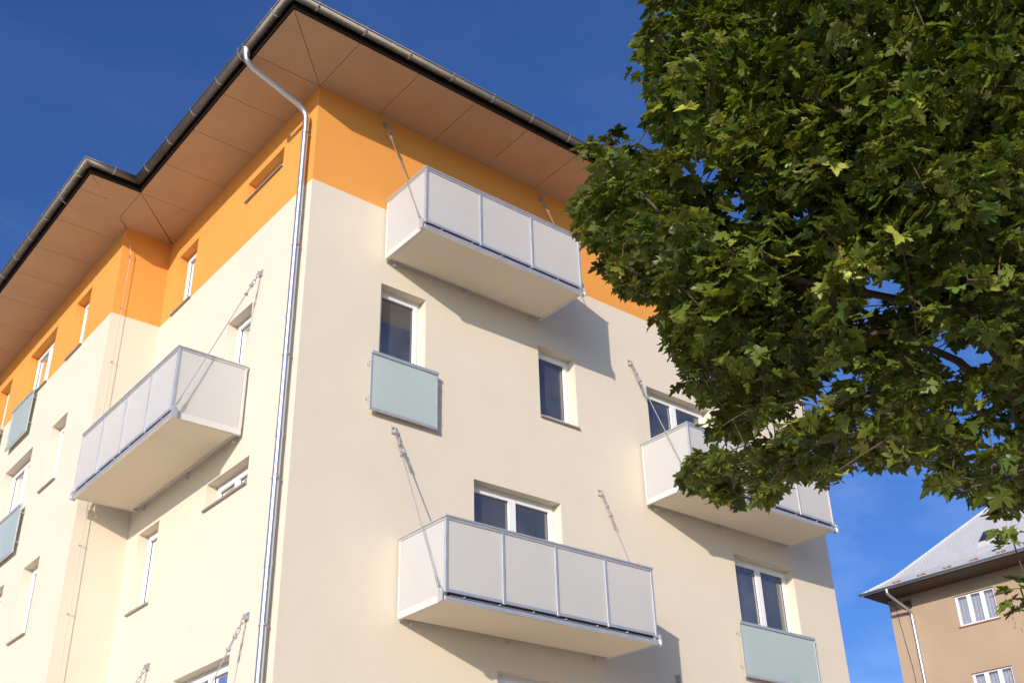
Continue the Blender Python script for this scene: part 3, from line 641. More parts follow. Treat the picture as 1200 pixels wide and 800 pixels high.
# positions and radii of the leaf sprays
CLUMPS = [(-0.43,-10.10,4.69,0.12), (-2.36,-8.89,6.52,0.07), (-0.95,-9.17,6.40,0.24), (-0.30,-9.65,7.65,0.24), (-0.76,-11.28,7.62,0.24),
(-2.32,-11.43,5.24,0.17), (-0.86,-10.00,7.30,0.17), (-2.10,-10.91,5.10,0.17), (-1.76,-11.27,6.13,0.17), (-0.79,-8.82,5.52,0.17),
(0.96,-10.16,5.44,0.24), (0.96,-10.42,7.43,0.24), (-1.56,-9.04,6.23,0.24), (-1.38,-11.22,6.00,0.24), (-1.07,-10.96,5.44,0.11),
(0.01,-10.56,6.83,0.24), (-0.89,-9.71,5.01,0.11), (-2.92,-11.68,5.90,0.18), (-3.21,-10.39,5.93,0.12), (-0.16,-8.55,6.01,0.17),
(-1.71,-9.50,4.97,0.17), (-1.64,-10.31,6.30,0.24), (-0.83,-10.32,5.68,0.12), (-1.42,-10.52,6.60,0.17), (-2.43,-9.92,5.60,0.12),
(-2.69,-11.38,5.33,0.24), (-0.99,-10.26,5.76,0.07), (-2.35,-11.32,5.54,0.24), (-1.61,-9.45,4.72,0.07), (-1.08,-10.08,7.90,0.17),
(0.03,-9.00,7.52,0.12), (-1.45,-11.15,5.42,0.24), (-2.71,-10.88,4.94,0.12), (-1.71,-11.62,6.17,0.17), (-0.43,-9.42,7.88,0.17),
(-1.79,-10.70,4.41,0.18), (-1.06,-9.47,6.75,0.07), (-1.60,-10.02,4.41,0.12), (1.06,-10.01,6.72,0.18), (-1.15,-10.70,5.57,0.11),
(-2.48,-9.30,5.62,0.18), (-0.00,-10.35,6.63,0.24), (-2.00,-11.00,6.22,0.24), (-1.94,-11.65,5.63,0.24), (-0.80,-9.99,7.11,0.17),
(-0.79,-10.28,8.05,0.17), (-1.93,-10.09,4.85,0.24), (-1.68,-10.48,7.41,0.24), (-1.20,-9.02,5.93,0.24), (-2.78,-10.28,6.87,0.07),
(0.95,-9.16,5.76,0.24), (-0.87,-10.47,5.44,0.18), (-2.55,-9.41,6.26,0.24), (-1.97,-11.73,6.11,0.24), (-2.18,-9.63,7.25,0.24), (1.24,-9.70,5.09,0.24),
(-1.31,-10.86,5.76,0.24), (0.32,-8.99,6.53,0.12), (-1.63,-9.05,5.06,0.07), (-1.69,-10.48,7.22,0.17), (-2.29,-11.31,4.56,0.12),
(-1.83,-10.92,6.86,0.17), (0.00,-10.90,7.60,0.24), (-2.08,-10.27,4.32,0.07), (0.38,-10.62,6.63,0.24), (-2.38,-10.23,6.79,0.24),
(-0.62,-8.04,5.91,0.07), (-0.80,-9.64,7.98,0.24), (-1.15,-9.25,6.16,0.24), (-0.27,-10.44,8.62,0.18), (-2.43,-10.69,6.64,0.24),
(-1.22,-10.61,5.81,0.17), (-0.63,-9.08,4.99,0.11), (-2.76,-10.31,5.06,0.17), (-0.39,-10.09,7.53,0.24), (-2.55,-11.85,5.89,0.17),
(-1.84,-11.29,5.82,0.24), (-2.59,-10.91,6.23,0.24), (-0.94,-10.43,5.88,0.17), (-2.85,-9.53,5.35,0.07), (-2.06,-9.98,7.00,0.17),
(0.54,-8.45,5.72,0.07), (-3.08,-9.61,6.12,0.07), (-2.01,-10.71,6.29,0.17), (-0.46,-9.69,6.35,0.17), (-2.82,-10.56,6.44,0.24), (-0.12,-8.41,5.75,0.24),
(-1.48,-10.25,6.54,0.17), (-0.56,-8.53,6.30,0.24), (-0.52,-9.34,4.75,0.07), (-1.03,-9.92,5.85,0.18), (-2.65,-11.04,5.65,0.24),
(-1.56,-11.30,5.15,0.11), (-1.76,-9.38,6.01,0.24), (-1.81,-10.31,5.98,0.17), (-2.80,-10.95,6.38,0.24), (-1.18,-9.20,5.01,0.07),
(-2.40,-9.98,4.81,0.17), (0.19,-10.36,4.87,0.11), (-1.13,-10.95,7.66,0.17), (-1.93,-10.74,5.90,0.17), (-0.24,-9.46,6.62,0.24),
(-2.03,-11.58,4.74,0.12), (1.17,-8.13,6.00,0.12), (-0.57,-10.36,4.20,0.07), (-0.61,-9.83,6.49,0.24), (-1.03,-10.88,7.13,0.24),
(-1.56,-8.94,5.99,0.11), (-2.50,-11.33,4.92,0.24), (-2.20,-9.48,4.99,0.07), (-2.52,-10.32,5.22,0.18), (-0.15,-8.29,4.93,0.07),
(-2.37,-9.02,6.25,0.24), (-1.35,-10.32,5.75,0.17), (0.10,-9.75,7.98,0.17), (-1.27,-9.90,5.19,0.17), (-2.27,-11.30,4.79,0.11), (0.01,-9.18,6.22,0.11),
(-0.16,-9.45,7.56,0.24), (-0.33,-8.95,6.22,0.17), (-2.05,-11.09,6.05,0.17), (-2.78,-10.89,5.44,0.24), (1.89,-9.68,5.59,0.17),
(-1.81,-10.15,6.93,0.24), (-1.50,-8.50,6.21,0.11), (-2.52,-11.75,6.04,0.18), (-1.32,-8.98,6.92,0.12), (1.04,-9.84,5.62,0.17),
(-1.18,-10.08,7.38,0.24), (-2.59,-10.12,6.29,0.17), (-0.58,-10.26,6.58,0.17), (-2.42,-9.71,6.57,0.12), (0.20,-8.16,6.01,0.17),
(-1.17,-10.63,7.23,0.17), (-2.29,-11.70,5.82,0.24), (-1.70,-11.24,4.06,0.11), (-3.14,-11.13,6.15,0.24), (-0.44,-9.85,8.75,0.24),
(0.50,-7.12,5.58,0.07), (-2.30,-10.56,6.52,0.17), (-2.49,-11.36,5.77,0.24), (-1.59,-11.28,4.91,0.07), (-2.46,-9.72,5.31,0.12),
(-1.56,-9.44,4.35,0.12), (-3.02,-9.72,5.69,0.17), (-1.70,-11.86,6.24,0.17), (0.71,-9.44,5.34,0.12), (-0.14,-9.65,8.65,0.17), (-1.82,-9.30,4.23,0.07),
(-2.72,-10.65,5.52,0.17), (-1.30,-9.23,4.70,0.07), (-0.82,-10.23,6.97,0.24), (-1.93,-9.89,6.18,0.12), (-1.68,-9.61,4.74,0.07),
(-0.48,-9.87,5.63,0.17), (-1.46,-10.16,4.37,0.11), (-0.36,-10.32,4.18,0.07), (-0.96,-9.58,5.50,0.17), (-0.51,-10.55,4.18,0.12),
(-0.14,-10.69,8.44,0.18), (-2.33,-10.84,5.17,0.24), (0.08,-9.28,6.03,0.07), (-2.45,-10.85,4.83,0.07), (-0.34,-8.80,6.74,0.24),
(-2.20,-11.52,6.48,0.17), (-2.15,-11.15,6.45,0.18), (-0.76,-10.80,4.55,0.07), (-1.03,-11.31,6.62,0.17), (-0.72,-11.21,5.99,0.17),
(-1.56,-8.99,6.66,0.24), (-0.93,-9.31,4.92,0.07), (0.20,-9.66,7.11,0.17), (1.24,-8.75,5.89,0.24), (-1.78,-9.24,4.96,0.07), (-0.06,-9.09,7.98,0.24),
(-2.54,-11.51,5.64,0.24), (-2.50,-11.97,5.44,0.24), (-2.57,-9.81,5.01,0.17), (-0.22,-10.80,5.97,0.11), (-1.02,-10.49,6.46,0.17),
(0.59,-9.44,5.51,0.18), (-1.60,-10.80,5.27,0.12), (-0.42,-10.68,4.78,0.11), (-2.67,-9.13,6.00,0.07), (0.45,-10.01,4.62,0.18),
(-0.80,-10.12,8.62,0.17), (-3.23,-10.71,5.88,0.24), (-1.23,-10.52,5.13,0.07), (0.41,-8.39,6.24,0.17), (-1.14,-10.03,4.59,0.12),
(-1.94,-9.34,5.31,0.24), (-2.73,-10.54,5.11,0.11), (-1.70,-10.65,5.84,0.17), (-2.55,-11.02,5.35,0.17), (-2.28,-10.56,4.85,0.12),
(-0.55,-9.61,6.65,0.24), (-0.94,-9.03,5.85,0.24), (-0.79,-8.07,5.01,0.07), (-2.12,-11.48,5.09,0.24), (-1.92,-9.30,4.86,0.07),
(-1.76,-11.20,5.48,0.24), (0.61,-10.43,5.82,0.24), (-1.64,-11.55,5.25,0.17), (-2.16,-11.49,4.50,0.12), (-0.74,-9.55,6.43,0.24),
(-1.13,-10.02,4.36,0.07), (0.21,-7.97,6.38,0.24), (-2.42,-10.47,5.14,0.12), (-2.65,-11.34,5.14,0.24), (-2.92,-10.00,6.16,0.07),
(0.18,-10.03,6.08,0.24), (1.18,-10.15,5.82,0.17), (-2.34,-10.42,5.29,0.07), (-1.26,-10.49,4.60,0.12), (0.14,-10.79,8.08,0.17),
(-1.29,-11.21,5.32,0.12), (-0.85,-9.41,5.36,0.07), (-0.97,-10.30,4.92,0.07), (-3.38,-10.58,6.37,0.07), (-2.00,-10.73,5.60,0.17),
(1.11,-9.38,6.52,0.11), (-0.74,-10.76,6.75,0.17), (-0.21,-8.87,5.70,0.12), (-1.04,-10.17,7.20,0.24), (-2.79,-9.49,5.96,0.17),
(-2.23,-10.17,4.90,0.17), (-1.06,-11.54,6.90,0.24), (-1.79,-10.35,7.08,0.24), (0.39,-10.53,5.59,0.24), (-1.25,-10.23,6.38,0.24),
(-1.63,-9.12,5.37,0.18), (-2.55,-11.67,5.98,0.07), (-1.40,-9.92,6.02,0.12), (-2.23,-9.64,4.74,0.18), (-2.18,-12.04,6.01,0.17),
(-0.24,-10.69,5.04,0.17), (-0.64,-10.55,6.80,0.17), (-1.49,-10.98,6.15,0.17), (-1.11,-9.30,5.56,0.17), (-1.15,-8.71,6.32,0.17),
(1.69,-9.44,5.15,0.17), (-1.86,-9.05,6.38,0.17), (0.83,-9.75,5.70,0.12), (-1.49,-9.64,5.93,0.24), (-0.24,-8.22,5.57,0.17), (-1.99,-10.28,6.59,0.17),
(-1.04,-9.91,8.18,0.24), (-3.22,-10.56,6.58,0.12), (-0.70,-9.55,7.20,0.24), (-0.51,-11.33,7.67,0.24), (-1.23,-10.45,4.78,0.07),
(-1.60,-9.96,4.94,0.12), (-0.47,-10.82,5.96,0.24), (-1.23,-10.80,4.12,0.07), (0.10,-8.79,6.35,0.24), (-1.99,-10.04,6.45,0.24), (1.33,-9.51,5.55,0.12),
(-2.37,-10.61,4.60,0.12), (-0.90,-9.67,6.06,0.17), (-2.09,-8.80,6.69,0.24), (-1.58,-10.08,4.71,0.07), (-1.52,-10.89,4.33,0.07),
(-1.00,-9.80,5.46,0.11), (-3.12,-10.31,5.58,0.07), (0.83,-10.66,7.06,0.17), (-0.62,-9.74,8.40,0.24), (-0.32,-11.03,8.10,0.17),
(-1.45,-10.91,6.40,0.17), (-1.81,-9.01,5.47,0.07), (-0.74,-10.33,4.82,0.07), (0.18,-10.22,7.49,0.24), (-1.12,-8.92,5.23,0.18),
(-0.45,-10.24,7.13,0.17), (-1.60,-10.67,4.11,0.11), (1.18,-9.17,5.10,0.12), (-0.81,-9.79,8.55,0.24), (-0.17,-9.34,5.83,0.18),
(-1.66,-10.79,5.08,0.11), (-1.70,-9.65,6.89,0.24), (-0.93,-11.09,5.09,0.24), (-1.46,-9.61,5.37,0.24), (-0.12,-10.57,6.60,0.24),
(-2.83,-9.57,5.56,0.17), (-2.95,-10.73,5.62,0.24), (0.51,-11.02,8.18,0.24), (-0.93,-10.49,8.04,0.24), (-2.20,-11.93,5.62,0.17),
(-1.82,-11.72,6.53,0.24), (-1.94,-11.28,4.37,0.12), (-0.64,-10.50,7.55,0.24), (-2.14,-10.86,4.47,0.07), (-2.45,-11.75,5.01,0.17),
(-1.27,-10.37,7.44,0.17), (-0.71,-8.41,5.36,0.07), (-2.93,-10.10,5.63,0.07), (-0.45,-9.06,5.13,0.07), (-0.14,-9.30,8.39,0.24),
(-2.41,-9.42,5.86,0.17), (-2.98,-11.34,5.81,0.17), (0.34,-10.47,8.50,0.17), (-2.77,-10.40,5.93,0.17), (-0.92,-10.50,7.64,0.24),
(-2.12,-9.32,4.32,0.07), (-1.49,-10.71,3.83,0.07), (-0.72,-10.58,4.07,0.07), (-2.06,-10.19,5.50,0.12), (-0.09,-10.22,4.36,0.11),
(0.72,-8.66,6.76,0.17), (0.15,-7.59,6.23,0.07), (-0.75,-11.08,5.62,0.17), (-2.10,-8.91,5.96,0.11), (-1.41,-9.53,5.75,0.24), (-1.47,-9.59,7.13,0.17),
(0.59,-10.45,7.68,0.24), (0.89,-9.37,5.23,0.12), (-0.44,-9.73,4.66,0.07), (-1.97,-8.90,5.80,0.07), (0.66,-10.11,7.03,0.17), (-0.67,-11.48,7.51,0.17),
(1.22,-7.67,5.76,0.17), (-1.25,-10.33,6.13,0.24), (0.56,-9.47,5.73,0.12), (-1.44,-11.08,5.71,0.24), (-2.34,-10.71,5.01,0.18),
(-1.60,-10.68,6.05,0.24), (0.78,-10.41,6.43,0.12), (0.27,-9.40,5.83,0.17), (-2.12,-11.27,4.95,0.18), (-2.99,-10.76,6.49,0.24),
(-2.27,-10.80,5.44,0.17), (-2.90,-11.11,5.69,0.17), (-1.39,-9.96,4.64,0.07), (-0.50,-9.02,6.46,0.24), (-2.46,-10.33,5.47,0.12),
(-2.78,-11.66,5.61,0.11), (-1.99,-11.07,6.73,0.18), (-1.37,-11.28,6.96,0.17), (-2.61,-10.91,5.94,0.17), (0.16,-10.10,4.41,0.07),
(-2.93,-10.53,5.43,0.11), (-2.18,-10.24,7.23,0.24), (-0.98,-8.53,4.84,0.18), (0.92,-9.40,6.80,0.12), (-2.80,-10.04,5.91,0.07),
(-1.66,-10.96,6.99,0.12), (-1.09,-8.51,6.51,0.17), (-2.40,-10.07,5.87,0.07), (-1.85,-10.28,5.19,0.17), (-0.46,-11.17,6.52,0.17),
(0.19,-9.47,7.69,0.17), (1.36,-9.75,5.74,0.12), (-2.95,-10.07,6.31,0.07), (-1.74,-9.59,5.68,0.24), (-2.30,-10.22,4.73,0.17), (-2.25,-10.83,6.92,0.24),
(-0.78,-10.09,7.82,0.17), (-0.83,-10.93,7.35,0.24), (-2.78,-11.98,5.74,0.18), (-1.73,-10.20,5.57,0.24), (-0.55,-10.45,7.82,0.24),
(-0.82,-8.56,5.31,0.07), (0.60,-8.38,5.30,0.07), (-0.83,-9.92,7.48,0.17), (0.01,-10.36,8.41,0.12), (-1.94,-11.48,6.36,0.17), (0.26,-7.90,5.93,0.24),
(0.16,-10.19,7.82,0.24), (-1.94,-10.68,4.20,0.24), (-0.07,-10.47,5.93,0.18), (-2.91,-10.48,5.58,0.07), (-2.43,-11.85,5.58,0.24),
(-3.07,-10.86,5.97,0.24), (0.06,-8.69,6.06,0.24), (-1.25,-8.50,4.75,0.07), (0.35,-10.02,7.16,0.17), (-0.92,-10.06,6.60,0.17),
(-1.28,-10.88,7.24,0.07), (0.86,-6.96,5.87,0.24), (-1.94,-9.38,4.14,0.07), (-2.07,-9.55,4.27,0.11), (-0.86,-10.04,5.14,0.18), (-0.55,-8.70,5.92,0.17),
(1.13,-9.75,6.50,0.24), (-0.93,-10.87,4.84,0.12), (-1.36,-11.20,6.43,0.17), (0.13,-9.73,5.93,0.07), (-2.55,-9.63,5.58,0.17), (-0.56,-8.83,4.81,0.07),
(-1.42,-10.86,6.86,0.17), (-0.48,-9.06,5.88,0.24), (-2.62,-9.90,6.26,0.07), (-1.22,-10.47,5.63,0.18), (-1.17,-10.03,6.79,0.24),
(-2.76,-10.46,5.38,0.07), (0.32,-10.34,6.23,0.12), (-0.48,-9.91,6.96,0.17), (-1.31,-10.37,6.95,0.24), (-2.25,-11.52,4.71,0.07),
(-0.45,-10.66,8.33,0.18), (-1.94,-9.37,5.05,0.11), (-2.90,-10.10,6.81,0.07), (-2.78,-11.60,6.08,0.18), (-1.61,-9.78,5.96,0.12),
(-2.60,-9.34,6.60,0.07), (-2.80,-9.38,5.79,0.18), (-2.67,-9.25,5.78,0.12), (-0.15,-8.29,5.02,0.07), (-0.81,-8.91,6.20,0.17), (0.11,-11.08,7.15,0.24),
(0.39,-10.50,6.07,0.11), (-0.80,-9.94,5.06,0.12), (-1.58,-9.01,4.35,0.07), (0.36,-10.47,6.34,0.07), (-0.55,-10.18,8.37,0.24),
(-0.70,-10.49,4.54,0.07), (-1.11,-10.62,6.02,0.17), (-1.50,-10.98,5.87,0.24), (-2.22,-9.52,6.97,0.07), (-0.64,-9.99,6.13,0.18),
(0.89,-10.03,5.78,0.12), (-2.92,-10.09,6.53,0.18), (-0.14,-8.47,5.18,0.18), (-0.20,-8.38,4.87,0.07), (-1.95,-10.63,4.45,0.12),
(-0.07,-9.45,5.37,0.12), (-1.93,-10.02,4.58,0.07), (-2.92,-10.04,6.69,0.07), (-1.53,-10.36,5.87,0.24), (-0.17,-8.87,5.35,0.07),
(-0.66,-11.24,7.31,0.17), (-2.05,-11.41,5.61,0.24), (-0.84,-8.19,5.06,0.07), (-2.99,-10.28,6.40,0.24), (-1.70,-8.95,4.47,0.07),
(-1.48,-11.60,6.90,0.24), (0.20,-7.51,5.57,0.11), (-0.51,-10.10,7.94,0.24), (-0.48,-10.37,5.33,0.12), (0.10,-9.86,6.57,0.17), (-0.30,-9.51,8.19,0.24),
(-1.72,-10.32,7.68,0.24), (0.26,-9.85,6.41,0.11), (-3.02,-10.52,6.54,0.12), (-2.26,-11.09,5.29,0.24), (-2.01,-11.19,5.44,0.24),
(0.36,-10.32,7.05,0.17), (-1.69,-10.63,5.31,0.12), (-1.32,-9.04,6.81,0.07), (-2.43,-10.17,7.32,0.24), (-2.14,-9.53,5.32,0.17), (0.04,-9.76,7.72,0.17),
(-1.91,-11.84,5.94,0.24), (-1.69,-11.28,4.48,0.24), (-2.37,-10.06,4.34,0.07), (-1.11,-10.99,6.49,0.17), (-3.01,-9.96,5.33,0.24),
(-0.58,-10.81,7.35,0.24), (-1.55,-9.53,4.84,0.07), (-0.58,-10.95,5.51,0.11), (-0.77,-8.37,6.19,0.24), (1.10,-9.91,6.96,0.17),
(-3.05,-10.25,6.68,0.07), (-0.10,-11.07,7.05,0.24), (-2.02,-10.05,4.33,0.07), (-1.17,-10.70,4.67,0.07), (-0.91,-8.51,5.99,0.24),
(0.16,-9.05,7.07,0.17), (-2.32,-10.24,6.21,0.17), (-0.61,-9.70,5.36,0.12), (-2.61,-10.74,5.72,0.24), (-0.70,-10.87,4.98,0.17),
(-1.81,-9.78,4.99,0.24), (-3.20,-10.69,6.18,0.18), (-1.75,-9.99,4.18,0.07), (-1.26,-11.75,6.72,0.17), (-2.49,-10.14,4.57,0.17),
(-2.12,-9.96,5.36,0.24), (-2.41,-10.09,5.04,0.24), (1.13,-8.40,6.08,0.12), (-3.10,-10.10,5.64,0.07), (-1.78,-10.11,7.43,0.24),
(-1.66,-8.71,6.25,0.24), (-1.81,-11.04,6.42,0.17), (-1.63,-10.22,4.98,0.07), (-1.75,-9.35,6.20,0.18), (-1.70,-11.74,5.79,0.18),
(0.23,-8.50,5.45,0.12), (-2.52,-10.57,6.32,0.24), (-1.76,-9.13,4.45,0.11), (0.37,-8.73,6.52,0.24), (-1.38,-8.73,6.19,0.07), (0.52,-8.82,5.68,0.07),
(-3.17,-10.29,5.89,0.07), (-2.73,-10.47,4.88,0.24), (-1.27,-9.81,5.43,0.17), (-0.14,-10.01,8.03,0.24), (-1.80,-9.82,7.30,0.24),
(-2.24,-9.55,5.68,0.24), (-1.25,-11.45,6.65,0.24), (-1.02,-10.07,5.02,0.12), (-0.53,-7.93,5.02,0.07), (-2.67,-10.30,5.84,0.07),
(-0.60,-9.51,9.29,0.24), (-2.52,-9.84,5.77,0.17), (-0.19,-10.16,8.88,0.17), (-2.54,-10.67,7.01,0.24), (0.61,-10.09,5.55,0.11),
(-1.10,-8.63,5.77,0.17), (-2.05,-10.11,6.30,0.17), (-2.21,-9.41,6.83,0.07), (-1.94,-9.09,6.87,0.07), (-1.88,-9.69,4.59,0.07), (-1.12,-9.60,4.50,0.12),
(-2.30,-11.63,6.34,0.18), (-2.07,-9.87,4.93,0.17), (-0.43,-8.88,4.91,0.11), (-2.35,-10.88,4.90,0.07), (-1.60,-11.02,3.93,0.11),
(-2.56,-11.26,6.28,0.17), (-1.72,-10.78,6.53,0.24), (0.92,-8.84,5.95,0.07), (0.06,-10.26,8.18,0.24), (-1.86,-11.51,5.41,0.24),
(-1.04,-10.98,5.73,0.17), (-1.04,-9.62,6.74,0.07), (-1.34,-10.59,7.77,0.17), (-2.00,-10.62,5.33,0.24), (-1.03,-10.26,7.54,0.24),
(0.19,-10.02,5.89,0.17), (-2.50,-8.91,6.32,0.07), (-1.09,-9.85,4.49,0.12), (0.03,-11.07,7.34,0.24), (-1.96,-10.79,4.63,0.07), (-0.50,-9.43,5.95,0.17),
(-0.35,-8.61,6.18,0.24), (-0.89,-9.02,6.67,0.18), (-1.85,-9.98,6.76,0.24), (-2.31,-9.23,5.57,0.11), (-1.64,-11.53,5.50,0.24),
(-1.75,-10.46,5.55,0.17), (-2.13,-9.33,6.31,0.24), (-1.33,-8.89,4.63,0.18), (-1.54,-10.59,6.85,0.24), (-2.16,-9.95,5.10,0.24),
(-2.56,-9.75,5.10,0.07), (-2.08,-10.47,5.60,0.07), (-1.15,-11.27,6.15,0.17), (1.02,-10.64,7.22,0.24), (-2.80,-11.27,5.51,0.17),
(-0.36,-10.01,4.80,0.11), (-1.94,-8.88,6.09,0.24), (-1.95,-11.07,5.61,0.24), (-0.67,-8.58,5.76,0.17), (-0.77,-10.17,4.34,0.07),
(-2.58,-12.08,5.60,0.24), (-2.41,-10.51,4.42,0.07), (-0.79,-8.39,5.93,0.12), (-1.75,-10.93,3.75,0.07), (1.49,-9.00,5.14,0.07),
(-1.38,-8.96,4.44,0.07), (-0.39,-9.96,6.44,0.24), (-2.60,-10.02,5.73,0.07), (0.12,-10.76,7.78,0.24), (-0.23,-11.00,6.87,0.24),
(0.41,-10.68,6.47,0.17), (-1.44,-10.39,4.93,0.17), (-2.22,-9.80,4.20,0.07), (-1.47,-10.44,7.32,0.17), (-3.04,-10.20,5.66,0.07),
(0.97,-7.45,5.46,0.07), (0.45,-10.81,7.62,0.17), (-0.49,-10.62,4.45,0.18), (-1.61,-8.69,6.79,0.17), (-0.33,-9.71,5.29,0.17), (-1.26,-9.09,5.57,0.24),
(-1.62,-10.75,7.35,0.24), (0.64,-9.61,6.50,0.17), (0.60,-9.90,7.63,0.24), (-1.14,-10.45,4.33,0.07), (-0.91,-9.39,4.51,0.07), (-2.41,-10.13,6.53,0.17),
(-1.62,-9.95,7.21,0.24), (-2.68,-9.64,6.19,0.07), (-0.84,-9.62,5.69,0.18), (0.16,-10.05,5.34,0.07), (-0.48,-9.96,5.28,0.07), (-1.10,-11.07,4.54,0.18),
(-2.13,-10.10,4.28,0.07), (-2.93,-9.49,5.86,0.07), (-2.73,-11.24,6.41,0.24), (-2.69,-11.07,6.06,0.24), (-0.35,-10.41,6.34,0.24),
(-1.12,-9.89,6.25,0.11), (-1.40,-10.61,5.38,0.12), (-2.58,-10.06,7.39,0.12), (-1.46,-9.34,4.52,0.11), (0.64,-9.47,5.05,0.17), (-2.11,-9.44,7.09,0.12),
(-0.82,-10.66,5.28,0.24), (0.22,-9.30,6.67,0.07), (-1.79,-9.24,5.58,0.17), (0.78,-10.11,5.31,0.07), (-2.01,-11.01,4.57,0.07),
(-0.92,-10.53,6.95,0.24), (-1.12,-8.32,6.43,0.07), (-0.85,-8.27,5.99,0.07), (-1.57,-9.41,6.25,0.07), (-0.68,-9.71,8.18,0.24), (-0.37,-9.83,7.96,0.24),
(1.04,-9.30,5.35,0.12), (-1.07,-8.74,5.56,0.24), (-0.78,-11.06,6.86,0.17), (-0.44,-9.52,5.52,0.12), (-2.26,-11.07,5.53,0.17), (0.55,-8.63,5.38,0.17),
(-1.61,-9.88,6.38,0.12), (-3.15,-11.31,6.00,0.17), (-1.97,-9.50,4.59,0.07), (0.12,-11.30,8.25,0.17), (-0.07,-11.08,7.91,0.24),
(-0.41,-10.59,5.02,0.12), (0.95,-9.12,6.30,0.17), (0.00,-9.35,5.01,0.12), (0.92,-7.61,5.73,0.24), (-1.74,-10.56,4.17,0.11), (-1.79,-10.53,6.41,0.17),
(-2.52,-11.31,5.95,0.24), (-0.20,-11.06,7.58,0.24), (-1.44,-11.20,4.78,0.24), (0.52,-7.83,6.36,0.17), (-3.01,-10.28,5.79,0.07),
(-0.28,-10.41,4.55,0.07), (-1.69,-10.96,4.32,0.12), (-1.72,-9.55,5.29,0.24), (0.28,-10.48,5.18,0.24), (-2.44,-9.83,7.22,0.18), (0.44,-7.59,5.96,0.07),
(0.16,-11.07,8.39,0.24), (-2.14,-9.31,5.37,0.12), (-0.28,-8.16,6.15,0.17), (0.52,-10.68,8.15,0.17), (0.08,-10.11,6.47,0.18), (-1.37,-11.11,4.26,0.11),
(-2.30,-10.87,6.12,0.24), (-2.21,-11.67,5.29,0.24), (1.53,-8.70,5.74,0.18), (-2.41,-11.92,5.26,0.24), (-1.93,-11.15,4.49,0.07),
(0.22,-10.15,4.77,0.07), (-1.95,-11.91,6.37,0.17), (-0.18,-10.65,7.43,0.24), (-1.72,-10.76,4.03,0.07), (-2.85,-9.90,5.05,0.11),
(-2.44,-10.92,6.39,0.24), (1.85,-9.20,5.17,0.07), (-0.20,-8.91,6.00,0.24), (-2.01,-10.38,5.06,0.17), (-0.89,-10.38,4.21,0.18),
(-0.35,-8.15,5.83,0.11), (-0.05,-10.20,5.74,0.24), (1.01,-8.87,6.47,0.24), (-1.81,-10.67,4.04,0.07), (0.58,-7.60,6.15,0.17), (-0.05,-10.08,4.23,0.07),
(0.40,-10.62,7.09,0.24), (-2.17,-10.12,5.77,0.11), (0.64,-9.39,7.25,0.17), (-2.02,-9.87,6.64,0.24), (-1.40,-10.70,3.89,0.07),
(-1.10,-11.39,7.06,0.17), (-2.00,-10.65,6.68,0.17), (-2.45,-10.29,6.00,0.17), (0.19,-10.47,6.49,0.17), (-2.34,-9.97,6.41,0.17),
(-1.63,-10.82,6.72,0.17), (-1.57,-9.67,4.77,0.07), (-0.24,-8.30,6.30,0.24), (0.43,-10.75,7.38,0.24), (-0.90,-11.00,7.47,0.11),
(-0.72,-10.99,6.59,0.17), (-1.43,-9.26,5.03,0.24), (-2.11,-9.89,6.84,0.17), (-0.42,-11.41,7.29,0.24), (-2.51,-10.72,4.58,0.11),
(0.75,-10.52,6.78,0.24), (1.66,-9.78,5.88,0.24), (-1.23,-11.08,4.92,0.24), (-1.98,-10.40,4.79,0.07), (-1.14,-8.45,6.21,0.07), (0.82,-10.67,7.84,0.17),
(0.24,-7.92,5.75,0.07), (0.30,-9.02,5.25,0.12), (-0.63,-9.74,4.60,0.07), (-2.78,-10.87,5.22,0.18), (-0.46,-8.66,5.09,0.07), (-2.08,-10.98,4.74,0.11),
(0.34,-10.05,6.21,0.17), (-1.03,-10.32,7.34,0.24), (-2.52,-10.72,4.73,0.12), (-0.70,-10.50,5.86,0.12), (-1.06,-8.84,5.07,0.12),
(-0.37,-10.85,6.62,0.24), (-1.09,-11.07,5.90,0.17), (-0.11,-8.00,5.14,0.07), (-1.94,-9.16,6.18,0.24), (-1.68,-8.96,4.61,0.07),
(-1.06,-10.19,6.00,0.24), (0.43,-9.46,6.25,0.17), (-1.66,-11.36,4.88,0.07), (-0.73,-9.38,6.26,0.24), (-0.58,-10.95,6.29,0.24),
(-1.86,-9.79,5.40,0.17), (-1.48,-9.68,4.93,0.12), (-0.10,-7.72,5.48,0.07), (0.09,-9.80,8.24,0.24), (-0.22,-10.13,6.27,0.18), (-2.21,-11.77,5.45,0.24),
(-1.75,-10.67,3.88,0.07), (-2.24,-10.09,4.20,0.07), (-1.44,-10.90,5.04,0.17), (-1.77,-8.56,6.69,0.24), (-1.68,-10.38,6.62,0.17),
(0.01,-10.08,6.82,0.17), (-1.88,-10.88,5.31,0.17), (1.14,-9.99,6.19,0.24), (-3.11,-10.97,5.72,0.17), (0.72,-9.25,5.88,0.24), (-0.79,-9.38,4.97,0.07),
(-2.76,-9.79,5.99,0.07), (-3.03,-10.13,6.59,0.07), (-2.75,-11.35,6.12,0.17), (0.77,-9.66,6.07,0.07), (0.11,-9.90,4.53,0.11), (-2.58,-10.33,6.46,0.17),
(1.26,-9.62,5.48,0.07), (-2.40,-10.37,5.72,0.12), (-1.90,-9.87,4.29,0.12), (0.06,-10.18,5.03,0.12), (-1.52,-11.37,5.65,0.17), (-2.06,-9.92,4.49,0.07),
(-0.85,-11.64,7.24,0.24), (0.61,-9.66,7.58,0.24), (-0.65,-9.97,6.72,0.24), (0.46,-9.04,6.09,0.17), (0.33,-10.44,8.07,0.17), (-0.31,-10.44,7.33,0.24),
